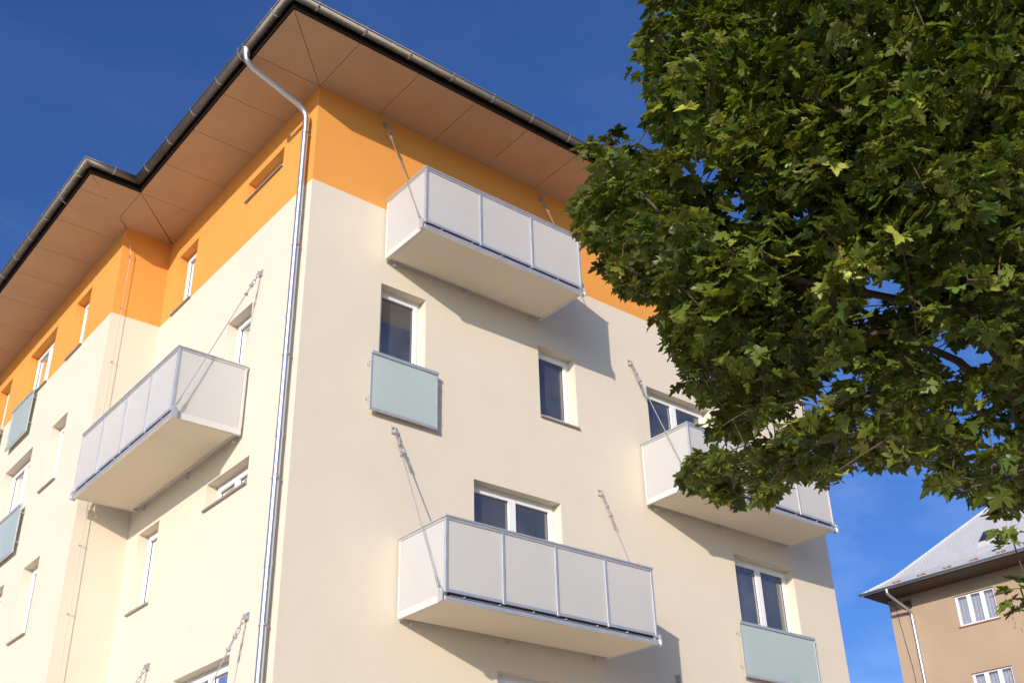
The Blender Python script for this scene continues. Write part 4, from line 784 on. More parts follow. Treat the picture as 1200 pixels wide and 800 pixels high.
(-3.16,-9.83,5.77,0.12), (-2.88,-10.35,6.65,0.11), (-0.67,-11.26,6.60,0.17), (0.23,-9.08,6.00,0.18), (-1.92,-11.50,4.79,0.07),
(0.23,-10.85,7.50,0.24), (-0.14,-9.78,5.93,0.17), (0.85,-10.11,6.17,0.17), (-1.04,-8.17,6.27,0.07), (-2.13,-10.48,4.37,0.07),
(-2.62,-10.87,4.75,0.12), (-1.54,-10.52,4.21,0.07), (-1.07,-9.84,4.89,0.07), (0.79,-8.79,6.35,0.24), (-1.74,-11.21,4.69,0.17),
(-0.31,-9.95,6.69,0.17), (-2.17,-9.30,5.57,0.07), (-2.92,-9.80,6.04,0.07), (-2.62,-11.71,5.32,0.24), (-0.00,-10.49,5.68,0.24),
(-0.43,-10.34,7.97,0.24), (-0.34,-7.99,5.92,0.07), (-0.11,-9.79,7.00,0.24), (-1.26,-10.16,5.08,0.18), (-0.50,-11.22,6.36,0.17),
(-1.05,-9.19,4.66,0.18), (-1.36,-10.95,4.03,0.12), (-2.54,-11.15,4.74,0.18), (-2.81,-10.22,6.99,0.07), (1.22,-10.27,6.82,0.18),
(-1.22,-9.82,6.47,0.12), (-1.25,-9.25,5.41,0.24), (-2.16,-10.80,4.19,0.24), (0.19,-8.90,6.81,0.24), (-2.35,-11.10,4.46,0.07), (-1.04,-8.50,6.30,0.12),
(-1.63,-10.69,7.03,0.24), (-2.55,-9.03,6.13,0.11), (-2.27,-10.19,5.21,0.17), (-0.58,-10.96,6.09,0.17), (-0.43,-9.45,4.74,0.07),
(-1.57,-9.10,5.61,0.17), (-1.69,-11.05,6.79,0.11), (-0.07,-8.66,5.39,0.07), (-0.85,-10.37,8.33,0.17), (-0.41,-10.17,5.98,0.11),
(-0.25,-10.14,4.40,0.12), (-2.50,-11.58,4.88,0.24), (-0.53,-10.48,5.99,0.17), (-1.37,-11.56,6.28,0.24), (-3.02,-10.78,5.45,0.24),
(0.57,-9.70,6.82,0.24), (-1.17,-9.63,7.24,0.24), (-1.29,-10.85,6.58,0.24), (-0.57,-9.69,8.95,0.24), (-2.45,-11.55,6.28,0.11), (-2.31,-9.73,5.51,0.24),
(-3.03,-10.13,6.23,0.07), (0.06,-10.29,4.61,0.18), (-1.50,-9.79,6.80,0.24), (-0.23,-9.88,6.19,0.07), (0.15,-10.28,5.10,0.07), (-1.40,-8.19,6.49,0.07),
(0.73,-7.38,6.12,0.07), (0.25,-10.77,6.33,0.17), (-0.56,-10.10,4.39,0.11), (-1.08,-9.53,6.96,0.24), (0.95,-9.88,6.38,0.24), (-1.41,-9.60,5.19,0.24),
(0.01,-9.06,6.64,0.24), (-1.46,-9.02,4.85,0.07), (-1.41,-10.52,7.17,0.24), (-0.35,-9.77,8.15,0.24), (-0.49,-9.27,5.08,0.11), (0.29,-9.31,7.15,0.24),
(-2.23,-10.49,5.91,0.17), (-2.53,-10.02,5.24,0.24), (0.68,-7.94,5.46,0.11), (0.95,-9.92,4.88,0.24), (-1.14,-10.44,6.28,0.24),
(-1.06,-10.52,4.07,0.11), (-1.92,-9.13,5.73,0.07), (-0.70,-10.82,7.96,0.07), (-2.37,-10.48,6.80,0.24), (-1.16,-11.09,7.41,0.12),
(0.22,-7.98,5.23,0.11), (0.73,-10.50,6.22,0.24), (-1.02,-9.40,4.89,0.07), (-0.34,-9.83,7.25,0.17), (-0.33,-10.51,8.14,0.07), (-0.83,-8.90,6.46,0.24),
(-2.54,-10.53,5.35,0.07), (-2.80,-9.67,5.76,0.24), (-1.71,-11.14,4.35,0.07), (-2.20,-11.02,6.64,0.24), (-1.78,-9.89,4.78,0.12),
(-2.14,-9.96,6.02,0.07), (-2.18,-11.29,4.32,0.07), (0.68,-9.47,7.03,0.24), (-1.94,-9.39,4.32,0.12), (-2.05,-10.12,4.59,0.07),
(-0.96,-10.65,4.22,0.07), (-2.72,-9.91,5.32,0.17), (-2.32,-9.70,4.38,0.07), (-1.88,-11.17,5.12,0.24), (-0.89,-10.49,4.72,0.11),
(-2.35,-9.54,5.37,0.07), (-1.02,-10.84,6.19,0.17), (0.23,-11.09,7.88,0.24), (0.55,-10.13,6.81,0.17), (-0.59,-9.57,6.91,0.18),
(-2.15,-11.16,5.79,0.17), (-2.64,-9.94,6.95,0.17), (-0.14,-7.95,5.99,0.12), (-1.79,-10.97,4.05,0.07), (0.10,-10.33,6.82,0.24),
(-0.73,-10.57,7.26,0.17), (-3.34,-10.40,6.28,0.07), (-1.34,-10.46,5.04,0.12), (-0.91,-9.49,4.72,0.24), (-1.05,-8.69,6.69,0.17),
(-1.42,-10.60,7.50,0.24), (-1.53,-9.31,5.88,0.17), (-3.12,-11.02,6.35,0.18), (-0.56,-10.45,6.47,0.24), (-0.34,-10.76,7.55,0.24),
(-0.21,-10.51,5.46,0.24), (-0.59,-11.44,6.93,0.24), (-1.08,-10.11,6.95,0.17), (-0.67,-9.56,7.41,0.24), (-2.27,-9.61,6.18,0.07),
(-2.71,-10.03,4.83,0.24), (-2.79,-9.51,5.25,0.07), (0.45,-11.02,7.97,0.24), (-2.47,-11.07,6.57,0.24), (-0.77,-11.05,5.80,0.24),
(-0.55,-10.31,4.67,0.07), (-1.03,-11.21,5.25,0.18), (-1.14,-9.09,6.56,0.12), (-0.15,-9.50,5.48,0.07), (-0.57,-9.54,8.73,0.17),
(-0.23,-10.54,4.84,0.07), (-1.96,-9.57,5.60,0.17), (-0.92,-8.96,4.72,0.24), (-2.60,-10.47,6.90,0.17), (-0.27,-7.86,6.40,0.12), (1.43,-9.45,5.00,0.12),
(-1.55,-10.80,4.84,0.07), (0.30,-10.24,5.18,0.07), (-1.13,-10.81,6.97,0.17), (-1.98,-11.02,4.83,0.07), (-2.04,-11.22,5.25,0.24),
(-0.49,-9.94,5.36,0.07), (0.62,-10.53,7.96,0.24), (-3.09,-10.60,5.51,0.11), (0.22,-9.82,5.31,0.07), (-1.55,-9.78,6.31,0.07), (-0.13,-10.20,8.66,0.18),
(-1.17,-10.14,6.23,0.17), (-0.00,-8.73,5.11,0.18), (-1.61,-10.17,7.98,0.17), (0.45,-9.59,4.97,0.17), (-0.33,-9.41,4.95,0.12), (-0.68,-9.42,5.50,0.12),
(-1.52,-9.46,6.83,0.12), (-2.82,-10.28,6.15,0.24), (-1.13,-11.54,6.36,0.24), (-2.23,-9.38,4.25,0.07), (-0.72,-8.08,6.18,0.07),
(-1.38,-9.21,4.36,0.07), (-1.67,-10.65,4.56,0.07), (-1.40,-9.99,5.69,0.24), (0.74,-8.50,5.93,0.07), (-1.29,-8.53,6.12,0.07), (-1.66,-11.63,6.38,0.17),
(-0.91,-11.40,7.23,0.24), (-1.62,-10.94,5.24,0.07), (-3.33,-10.71,6.17,0.07), (1.12,-8.55,5.45,0.07), (-2.05,-10.19,3.98,0.07),
(-1.86,-9.95,5.89,0.11), (-0.52,-10.28,5.43,0.07), (-1.53,-8.84,4.70,0.07), (-0.69,-10.69,7.77,0.07), (1.17,-9.00,5.57,0.17), (0.69,-10.04,4.90,0.17),
(-0.44,-10.50,5.62,0.24), (-2.06,-11.09,4.49,0.07), (0.55,-8.22,5.43,0.18), (-1.75,-10.95,3.88,0.07), (1.23,-8.97,6.15,0.24), (1.04,-9.10,5.11,0.07),
(-2.04,-9.62,6.65,0.07), (-1.17,-10.60,4.13,0.07), (-1.12,-10.60,7.06,0.24), (-1.30,-11.08,4.43,0.18), (-0.84,-9.86,4.72,0.18),
(-1.59,-9.53,4.51,0.07), (-0.16,-8.98,4.97,0.12), (-1.11,-9.25,6.56,0.07), (1.32,-10.25,6.61,0.24), (-0.44,-9.87,7.44,0.17), (-2.00,-9.10,6.64,0.17),
(0.29,-9.23,7.60,0.24), (-0.90,-10.80,4.58,0.07), (-0.11,-9.20,7.05,0.11), (0.98,-9.00,5.43,0.11), (-0.09,-10.45,5.23,0.11), (-0.14,-9.74,7.87,0.17),
(-0.90,-10.80,7.55,0.07), (-1.96,-11.57,5.25,0.24), (1.22,-9.85,4.90,0.24), (-2.27,-10.59,5.30,0.12), (-2.83,-9.40,5.64,0.11),
(-0.95,-9.74,6.56,0.07), (-1.84,-9.60,4.16,0.07), (-0.21,-10.58,7.17,0.17), (-2.10,-11.55,5.90,0.24), (-1.63,-10.47,4.11,0.07),
(0.33,-10.96,7.17,0.24), (-2.25,-10.27,5.42,0.07), (-1.55,-10.29,4.57,0.07), (-2.59,-9.80,7.11,0.07), (-1.90,-10.03,6.08,0.07),
(0.11,-8.27,6.42,0.24), (1.26,-9.58,6.33,0.12), (-1.53,-10.60,4.97,0.12), (-1.68,-10.09,5.17,0.17), (-2.31,-11.54,5.42,0.24), (-1.21,-9.57,6.11,0.17),
(0.68,-9.85,4.55,0.07), (0.31,-10.33,5.71,0.24), (-0.47,-10.28,7.40,0.24), (-2.25,-8.84,6.75,0.07), (1.75,-9.70,5.32,0.17), (0.14,-10.76,6.65,0.24),
(0.26,-9.30,7.32,0.24), (-1.51,-8.89,5.72,0.17), (-1.75,-9.29,5.21,0.17), (-2.89,-10.65,5.22,0.12), (-0.54,-8.84,5.65,0.24), (-0.42,-7.91,6.32,0.07),
(-3.11,-10.51,5.70,0.17), (-2.28,-9.67,4.23,0.07), (-0.09,-8.33,6.15,0.24), (-2.33,-11.02,4.59,0.07), (-0.48,-11.05,5.77,0.24),
(0.17,-10.71,5.84,0.24), (-1.67,-8.22,6.54,0.07), (1.28,-7.44,5.63,0.07), (-2.16,-10.58,4.47,0.11), (0.66,-8.95,6.05,0.11), (-0.45,-10.43,5.84,0.07),
(-1.63,-9.39,4.56,0.07), (-0.17,-10.46,4.71,0.07), (-1.95,-9.54,6.98,0.24), (-2.92,-10.24,5.20,0.17), (0.93,-10.73,7.57,0.24), (0.91,-9.91,4.69,0.07),
(-2.37,-9.73,6.89,0.18), (-1.78,-8.77,6.47,0.24), (-1.54,-9.07,6.85,0.07), (-2.68,-9.89,5.09,0.07), (1.05,-9.96,5.11,0.17), (0.11,-9.94,4.96,0.07),
(-1.09,-11.03,5.22,0.07), (-1.18,-10.55,5.48,0.11), (-0.83,-10.68,4.00,0.07), (0.91,-9.30,5.95,0.12), (0.66,-9.72,4.56,0.07),
(-1.34,-10.43,4.28,0.07), (-1.08,-10.48,3.99,0.07), (-1.85,-9.30,6.54,0.07), (0.83,-9.43,5.67,0.12), (0.73,-9.02,5.79,0.17), (-1.10,-8.99,4.84,0.07),
(-1.80,-9.45,4.60,0.07), (-1.32,-10.68,6.72,0.24), (-1.24,-9.95,7.78,0.17), (-2.19,-12.00,5.79,0.18), (-0.21,-10.74,5.60,0.24),
(-3.18,-10.56,6.31,0.07), (-0.36,-9.61,5.38,0.07), (-0.32,-9.89,8.35,0.17), (-1.17,-11.45,6.00,0.24), (-0.02,-9.98,7.56,0.24), (0.77,-8.87,5.56,0.17),
(-1.95,-10.56,4.00,0.07), (0.31,-8.49,6.09,0.18), (-0.44,-10.29,6.77,0.17), (-0.24,-10.13,7.71,0.24), (-1.23,-9.40,4.52,0.11),
(-1.69,-10.01,4.86,0.07), (-1.16,-9.56,5.77,0.24), (-2.38,-10.93,5.68,0.17), (0.10,-9.00,5.50,0.18), (0.51,-7.03,5.79,0.07), (-1.02,-9.80,7.12,0.17),
(0.06,-9.34,7.86,0.24), (-1.82,-10.87,5.04,0.11), (-2.04,-9.43,6.81,0.07), (-1.75,-9.32,4.32,0.07), (-2.31,-9.59,6.89,0.07), (-1.59,-9.05,4.62,0.07),
(2.49,-10.10,5.49,0.30), (0.55,-9.67,12.19,0.29), (1.02,-13.36,6.05,0.26), (-1.59,-10.25,12.48,0.28), (1.14,-13.99,8.18,0.30),
(3.88,-11.39,5.70,0.28), (0.80,-10.57,11.78,0.27), (-2.12,-12.53,10.29,0.24), (-0.42,-13.21,5.73,0.30), (1.44,-13.63,7.67,0.25),
(3.03,-11.54,11.33,0.32), (3.41,-10.27,9.41,0.33), (2.34,-10.86,5.33,0.32), (0.77,-12.32,4.50,0.31), (1.03,-12.14,12.49,0.29),
(-0.03,-13.46,9.91,0.30), (4.59,-10.82,8.66,0.27), (3.11,-10.21,6.77,0.33), (1.49,-13.12,6.59,0.33), (1.97,-11.91,5.19,0.30),
(-0.67,-11.74,10.74,0.25), (-1.86,-11.97,9.05,0.29), (3.94,-11.98,11.09,0.32), (-0.98,-12.22,11.92,0.30), (2.61,-12.19,8.84,0.31),
(2.78,-11.60,6.22,0.28), (3.84,-10.36,10.98,0.34), (1.54,-9.75,11.30,0.30), (-0.60,-13.14,12.02,0.34), (-0.30,-13.73,10.64,0.27),
(-3.12,-11.99,9.19,0.27), (2.00,-12.76,6.29,0.24), (0.53,-12.90,12.47,0.30), (3.62,-10.92,7.85,0.27), (3.29,-10.03,5.18,0.31),
(2.69,-12.96,7.70,0.25), (2.26,-11.73,9.77,0.29), (2.49,-9.97,11.40,0.25), (-0.07,-10.52,11.70,0.34), (0.86,-10.68,4.62,0.30),
(3.27,-11.11,8.89,0.24), (3.08,-10.48,11.73,0.29), (3.91,-9.55,5.89,0.33), (2.12,-11.38,11.11,0.32), (0.11,-12.50,9.55,0.31), (3.40,-12.70,7.84,0.26),
(2.81,-11.11,9.34,0.28), (3.53,-11.38,8.51,0.30), (2.02,-12.21,4.20,0.31), (3.36,-11.40,11.98,0.33), (1.57,-11.58,13.47,0.30),
(1.77,-13.49,8.15,0.31), (0.81,-12.25,5.20,0.30), (-0.91,-13.01,6.36,0.33), (-0.43,-11.38,12.82,0.34), (-1.56,-10.13,9.60,0.32),
(0.60,-12.50,5.99,0.31), (1.25,-13.01,4.79,0.30), (-0.93,-11.46,10.06,0.25), (-0.22,-10.45,13.11,0.30), (2.14,-10.30,3.62,0.31),
(-0.82,-13.24,5.12,0.26), (-0.59,-13.03,9.14,0.31), (0.79,-12.49,9.84,0.33), (3.53,-11.48,9.57,0.29), (-0.08,-12.52,12.47,0.25),
(2.06,-10.48,4.99,0.26), (-0.63,-13.18,7.24,0.28), (1.11,-11.44,3.91,0.31), (2.42,-9.37,11.88,0.25), (3.43,-10.01,4.21,0.33),
(-1.99,-11.66,9.96,0.27), (2.60,-10.48,12.26,0.32), (1.80,-11.68,5.91,0.27), (4.62,-10.29,7.80,0.27), (-0.51,-10.57,12.22,0.33),
(4.29,-10.35,8.97,0.30), (4.76,-9.70,6.39,0.31), (2.55,-12.90,10.17,0.27), (-2.11,-11.49,8.75,0.33), (1.40,-10.64,11.89,0.26),
(1.53,-12.13,10.50,0.32), (-2.26,-13.09,7.99,0.26), (3.61,-9.31,5.26,0.24), (-0.80,-13.20,11.09,0.34), (-1.07,-10.34,11.80,0.28),
(-1.11,-11.86,9.20,0.33), (-1.57,-11.22,12.37,0.25), (1.67,-14.07,10.64,0.29), (3.06,-9.06,4.63,0.28), (2.60,-13.49,6.19,0.25),
(1.39,-12.30,12.99,0.32), (1.25,-12.65,8.08,0.25), (2.92,-12.17,7.78,0.33), (-0.76,-11.98,11.31,0.32), (1.54,-12.58,5.49,0.25),
(2.36,-12.74,7.21,0.29), (0.70,-11.56,5.70,0.29), (-1.22,-11.95,4.91,0.32), (-2.43,-12.36,6.55,0.33), (-1.35,-12.03,4.07,0.31),
(-0.02,-11.91,6.33,0.34), (3.98,-12.47,6.49,0.32), (0.48,-13.64,6.49,0.30), (1.39,-13.34,7.28,0.26), (0.66,-11.81,11.19,0.32),
(-1.64,-13.01,10.70,0.29), (0.34,-10.07,13.09,0.33), (-1.24,-9.88,11.16,0.26), (1.74,-10.74,13.65,0.26), (1.91,-14.02,6.36,0.28),
(-2.14,-11.94,8.04,0.29), (4.02,-10.25,6.81,0.33), (3.06,-11.90,10.27,0.26), (4.18,-12.47,9.76,0.26), (0.57,-11.51,12.20,0.27),
(0.23,-12.97,9.11,0.26), (1.01,-14.42,7.01,0.30), (-0.16,-13.00,4.89,0.30), (1.45,-13.38,9.29,0.31), (2.24,-12.06,6.96,0.25), (0.90,-9.33,12.74,0.25),
(0.46,-10.18,12.53,0.29), (4.76,-10.58,9.55,0.31), (4.46,-11.74,8.47,0.31), (0.80,-12.18,6.39,0.25), (4.44,-10.00,10.00,0.29),
(-1.35,-13.39,9.46,0.24), (-1.68,-12.50,9.43,0.31), (1.92,-10.09,11.94,0.31), (0.08,-9.08,11.25,0.31), (-0.09,-10.96,12.55,0.25),
(-0.18,-11.30,13.39,0.25), (4.65,-11.47,6.68,0.31), (4.00,-10.37,11.99,0.26), (-0.20,-12.91,6.62,0.32), (-0.07,-11.60,5.59,0.30),
(-1.62,-10.98,8.20,0.26), (3.23,-12.61,5.53,0.29), (1.95,-10.77,11.06,0.25), (1.37,-10.60,3.85,0.28), (1.97,-14.06,7.75,0.29),
(-0.99,-12.39,8.22,0.27), (-1.20,-12.81,7.39,0.33), (-1.65,-10.38,11.12,0.29), (3.35,-12.37,10.51,0.26), (2.26,-11.98,11.92,0.30),
(-2.66,-12.27,10.73,0.31), (3.32,-12.90,7.31,0.33), (-2.89,-11.72,7.79,0.30), (-0.73,-9.73,12.49,0.32), (3.77,-10.26,8.69,0.25),
(-2.43,-13.08,7.30,0.32), (-1.07,-10.36,13.18,0.27), (4.28,-11.48,8.86,0.28), (-3.32,-10.60,7.47,0.32), (2.33,-11.12,13.03,0.31),
(-0.88,-12.24,10.08,0.26), (3.11,-11.95,5.47,0.26), (3.13,-9.31,4.10,0.33), (2.06,-12.99,7.90,0.26), (2.65,-9.35,3.67,0.27), (2.83,-13.36,9.58,0.32),
(4.54,-9.55,7.56,0.31), (1.16,-12.73,10.86,0.27), (0.86,-9.74,11.35,0.26), (-0.58,-13.80,8.49,0.25), (0.62,-12.90,8.53,0.31),
(-0.64,-13.55,9.86,0.30), (-1.72,-12.77,8.79,0.27), (1.43,-11.67,10.97,0.32), (0.67,-9.54,13.53,0.29), (1.10,-9.04,13.59,0.25),
(3.07,-13.30,5.72,0.26), (2.78,-12.30,8.27,0.26), (1.43,-14.31,7.50,0.33), (3.12,-11.63,6.72,0.27), (3.92,-9.51,8.33,0.30), (2.21,-11.83,10.43,0.32),
(-1.39,-10.77,9.93,0.28), (-2.41,-11.93,9.54,0.29), (1.42,-10.62,13.09,0.26), (1.48,-12.51,9.53,0.32), (-1.33,-12.41,5.83,0.32),
(2.17,-12.08,7.53,0.30), (-2.12,-10.99,12.14,0.25), (2.38,-10.86,6.20,0.28), (2.44,-9.60,4.32,0.28), (2.91,-10.52,9.97,0.25), (0.30,-13.55,7.57,0.26),
(2.54,-12.92,8.63,0.29), (3.60,-9.37,7.11,0.31), (4.13,-9.85,5.32,0.29), (0.74,-12.60,10.35,0.28), (2.67,-9.16,13.11,0.33), (-0.91,-13.73,7.37,0.29),
(-1.09,-11.11,12.08,0.25), (-0.23,-9.60,12.84,0.30), (4.27,-11.18,6.96,0.31), (-0.46,-12.15,4.58,0.30), (-0.37,-13.66,9.02,0.24),
(1.69,-13.19,10.35,0.28), (3.55,-11.34,10.74,0.33), (3.58,-13.16,6.93,0.28), (4.74,-11.88,7.90,0.34), (2.88,-11.99,11.70,0.31),
(3.33,-12.53,6.82,0.33), (-2.72,-12.62,8.20,0.24), (1.35,-12.51,7.51,0.28), (3.90,-12.60,9.33,0.33), (-2.60,-10.97,7.54,0.30),
(-1.51,-11.34,9.42,0.34), (3.83,-12.19,6.09,0.26), (1.31,-9.63,11.88,0.33), (3.84,-10.67,7.40,0.30), (3.34,-10.74,8.34,0.26),
(-1.60,-11.42,11.13,0.31), (1.22,-11.68,5.38,0.31), (1.86,-8.12,12.97,0.27), (-0.41,-11.87,4.97,0.27), (-0.48,-12.25,9.42,0.30),
(2.19,-11.55,4.00,0.28), (0.78,-10.36,12.18,0.32), (-0.99,-11.67,11.73,0.25), (2.45,-10.70,10.82,0.31), (4.23,-11.40,6.08,0.31),
(3.17,-10.26,6.17,0.31), (2.48,-12.02,9.30,0.33), (-0.29,-12.92,5.34,0.31), (1.92,-13.15,5.17,0.33), (2.19,-10.94,5.76,0.33),
(1.13,-10.69,11.43,0.24), (0.29,-11.07,4.22,0.33), (4.41,-9.45,8.69,0.31), (2.13,-11.32,11.63,0.32), (-0.93,-10.50,10.83,0.26),
(3.82,-10.17,9.98,0.26), (1.68,-12.64,7.13,0.24), (0.90,-12.82,7.07,0.26), (-0.55,-12.93,9.70,0.26), (1.74,-9.17,12.38,0.26), (0.07,-14.37,8.35,0.28),
(1.66,-13.60,11.45,0.25), (2.74,-11.26,7.00,0.33), (3.14,-12.00,7.23,0.26), (-0.68,-9.76,11.55,0.32), (-2.11,-10.68,9.46,0.33),
(4.96,-10.24,7.01,0.27), (0.24,-12.93,11.76,0.30), (0.24,-13.50,4.75,0.29), (3.77,-11.83,5.10,0.30), (2.90,-12.56,6.36,0.31), (4.37,-10.11,6.01,0.26),
(4.03,-9.95,7.26,0.33), (-2.71,-11.50,10.43,0.29), (-0.45,-12.38,8.63,0.30), (0.43,-13.18,5.95,0.31), (1.93,-12.68,12.35,0.31),
(1.06,-9.94,4.00,0.26), (1.27,-11.35,12.77,0.32), (2.96,-11.16,7.46,0.25), (-2.75,-11.52,8.71,0.27), (2.19,-12.82,4.61,0.29),
(-2.61,-11.43,9.16,0.32), (1.19,-13.56,10.19,0.27), (2.41,-10.76,4.00,0.27), (-1.57,-12.52,11.88,0.25), (0.14,-13.41,8.10,0.26),
(0.27,-12.92,10.78,0.33), (2.20,-8.41,12.51,0.28), (-1.32,-12.28,10.39,0.31), (3.33,-12.11,6.40,0.32), (-0.37,-12.20,6.68,0.31),
(0.73,-14.19,9.20,0.32), (-1.41,-12.93,5.26,0.30), (-0.91,-11.85,5.61,0.25), (2.80,-11.67,8.41,0.28), (-1.34,-12.84,4.78,0.26),
(-0.03,-11.19,11.07,0.32), (-1.63,-12.29,7.67,0.32), (3.14,-12.59,8.71,0.25), (-3.55,-11.20,7.93,0.34), (1.26,-10.75,5.06,0.32),
(4.72,-11.12,9.07,0.34), (-0.13,-9.39,12.01,0.33), (0.01,-9.94,12.28,0.28), (1.37,-10.49,12.61,0.24), (-0.77,-11.89,3.82,0.30),
(0.90,-14.26,6.59,0.32), (-1.83,-13.29,6.49,0.31), (3.01,-9.41,5.43,0.30), (1.15,-9.05,11.40,0.33), (3.18,-13.37,7.80,0.34),
(-2.36,-11.82,11.07,0.33), (2.96,-10.15,4.62,0.33), (3.34,-13.02,10.72,0.27), (1.80,-12.29,9.07,0.27), (2.49,-9.99,5.95,0.29),
(3.79,-11.48,7.61,0.27), (-0.06,-13.66,5.90,0.26), (2.94,-11.12,5.46,0.24), (2.19,-12.66,10.69,0.26), (2.79,-11.92,4.73,0.32),
(0.64,-9.31,11.74,0.30), (1.41,-12.25,4.81,0.28), (-2.68,-11.40,7.08,0.26), (-1.65,-12.96,9.82,0.30), (0.15,-11.95,12.28,0.32),
(1.37,-12.77,12.53,0.29), (2.00,-13.37,11.08,0.28), (0.26,-11.67,3.88,0.30), (3.14,-10.68,11.00,0.28), (3.47,-10.87,9.99,0.27),
(0.41,-11.00,11.48,0.28), (3.69,-10.81,5.54,0.31), (-0.77,-14.09,6.97,0.25), (3.57,-10.41,12.32,0.25), (1.57,-14.32,8.81,0.25),
(0.17,-12.50,7.28,0.32), (2.34,-12.71,11.23,0.29), (0.34,-10.17,13.56,0.24), (1.50,-13.22,11.96,0.30), (0.26,-14.01,10.27,0.32),
(4.10,-8.77,5.54,0.33), (2.50,-12.44,9.61,0.29), (-2.11,-10.86,7.88,0.28), (-0.43,-12.89,11.60,0.32), (4.65,-9.32,7.95,0.30),
(-0.47,-11.24,12.18,0.32), (-2.17,-10.75,9.92,0.27), (-1.63,-10.86,3.26,0.10), (-1.60,-10.85,3.16,0.10), (-1.68,-10.91,3.50,0.09)]
NINF, NOUT = 1050, 330

# ------------------------------------------------------------------ the maple
TREE = thing('maple_tree', 'leafy dark green maple tree with low hanging branches in the foreground', 'tree')
rnd = random.Random(11); rng = np.random.default_rng(7)
TR = MB(); TR.tube([(.35, -10.45, -.1), (.28, -10.45, .5), (.22, -10.46, 1.5), (.12, -10.47, 2.8), (-.05, -10.49, 3.9), (-.19, -10.5, 4.55)], [.30, .22, .195, .18, .165, .15], 16)
TR.build('trunk', BARK, TREE, smooth=True)
LIMBS = [
 ([(-.19, -10.5, 4.5), (-.24, -10.57, 4.75), (-.73, -10.61, 5.26), (-.96, -10.6, 5.62), (-1.2, -10.67, 6.19), (-1.29, -10.64, 6.6), (-1.4, -10.58, 7.31), (-1.5, -10.4, 8.6), (-1.45, -10.2, 9.8)], .085, .012),
 ([(-.73, -10.61, 5.26), (-1.12, -10.69, 5.14), (-1.63, -10.61, 5.05), (-2.0, -10.56, 4.98), (-2.49, -10.31, 5.05), (-2.77, -10.03, 5.32), (-2.9, -9.79, 5.74)], .036, .007),
 ([(-.24, -10.57, 4.75), (-1.25, -10.56, 4.82), (-1.74, -10.58, 4.8), (-1.83, -10.35, 4.82), (-2.26, -9.94, 4.75)], .04, .006),
 ([(-.19, -10.49, 4.5), (-1.3, -10.5, 4.6), (-1.75, -10.3, 4.5)], .030, .006),
 ([(-.96, -10.6, 5.62), (-1.24, -10.25, 6.12), (-1.50, -9.98, 6.7)], .04, .008),
 ([(-.16, -10.49, 4.35), (-.99, -10.89, 4.09), (-1.58, -10.91, 3.84), (-1.9, -10.88, 3.72)], .03, .006),
 ([(-.99, -10.89, 4.09), (-1.22, -10.95, 3.65), (-1.45, -10.99, 3.28)], .014, .006),
 ([(-.19, -10.5, 4.5), (.15, -10.4, 5.6), (.35, -10.3, 7.2), (.6, -10.2, 9.2), (.75, -10.2, 11.2), (.7, -10.1, 13.2)], .12, .012),
 ([(.1, -10.42, 5.4), (1.2, -10.6, 6.4), (2.6, -10.9, 7.4), (3.9, -11.1, 8.4)], .07, .01),
 ([(.2, -10.38, 6.0), (.9, -9.2, 7.0), (1.6, -7.9, 8.2), (2.0, -7.0, 9.4)], .07, .01),
 ([(.25, -10.35, 6.4), (.9, -11.6, 7.4), (1.5, -12.8, 8.6), (1.8, -13.6, 9.6)], .06, .01),
 ([(.38, -10.3, 7.5), (1.6, -9.8, 8.9), (2.8, -9.4, 10.4)], .05, .01),
 ([(.4, -10.3, 7.8), (-.4, -9.2, 9.2), (-.9, -8.0, 10.4)], .05, .01)]
nodes = []          # (position, radius there)
for pts, ra, rb in LIMBS:
    fine = []; P_ = [Vector(p) for p in pts]
    for i in range(len(P_)-1):
        p0 = P_[max(i-1, 0)]; p1, p2 = P_[i], P_[i+1]; p3 = P_[min(i+2, len(P_)-1)]
        n = max(2, int((p2-p1).length/.16))
        for k in range(n):
            t = k/n; a = 2*p1; b = (p2-p0)*t; c = (2*p0-5*p1+4*p2-p3)*t*t; d = (3*p1-p0-3*p2+p3)*t**3
            fine.append((a+b+c+d)*.5+Vector((rnd.gauss(0, .006), rnd.gauss(0, .006), rnd.gauss(0, .006))))
    fine.append(P_[-1]); rr = [ra+(rb-ra)*(i/(len(fine)-1))**.8 for i in range(len(fine))]
    lb = MB(); lb.tube(fine, rr, 10); lb.build('limb', BARK, TREE, smooth=True)
    nodes += [(p, r) for p, r in zip(fine, rr)]
NP = np.array([tuple(p) for p, _ in nodes])
CL = np.array(CLUMPS)
dist = np.array([np.sqrt(((NP-c[:3])**2).sum(1)).min() for c in CL]); order = np.argsort(dist)
tw = MB(); net = NP.copy(); own = list(range(len(NP)))
trunk_xy = np.array([.1, -10.4])
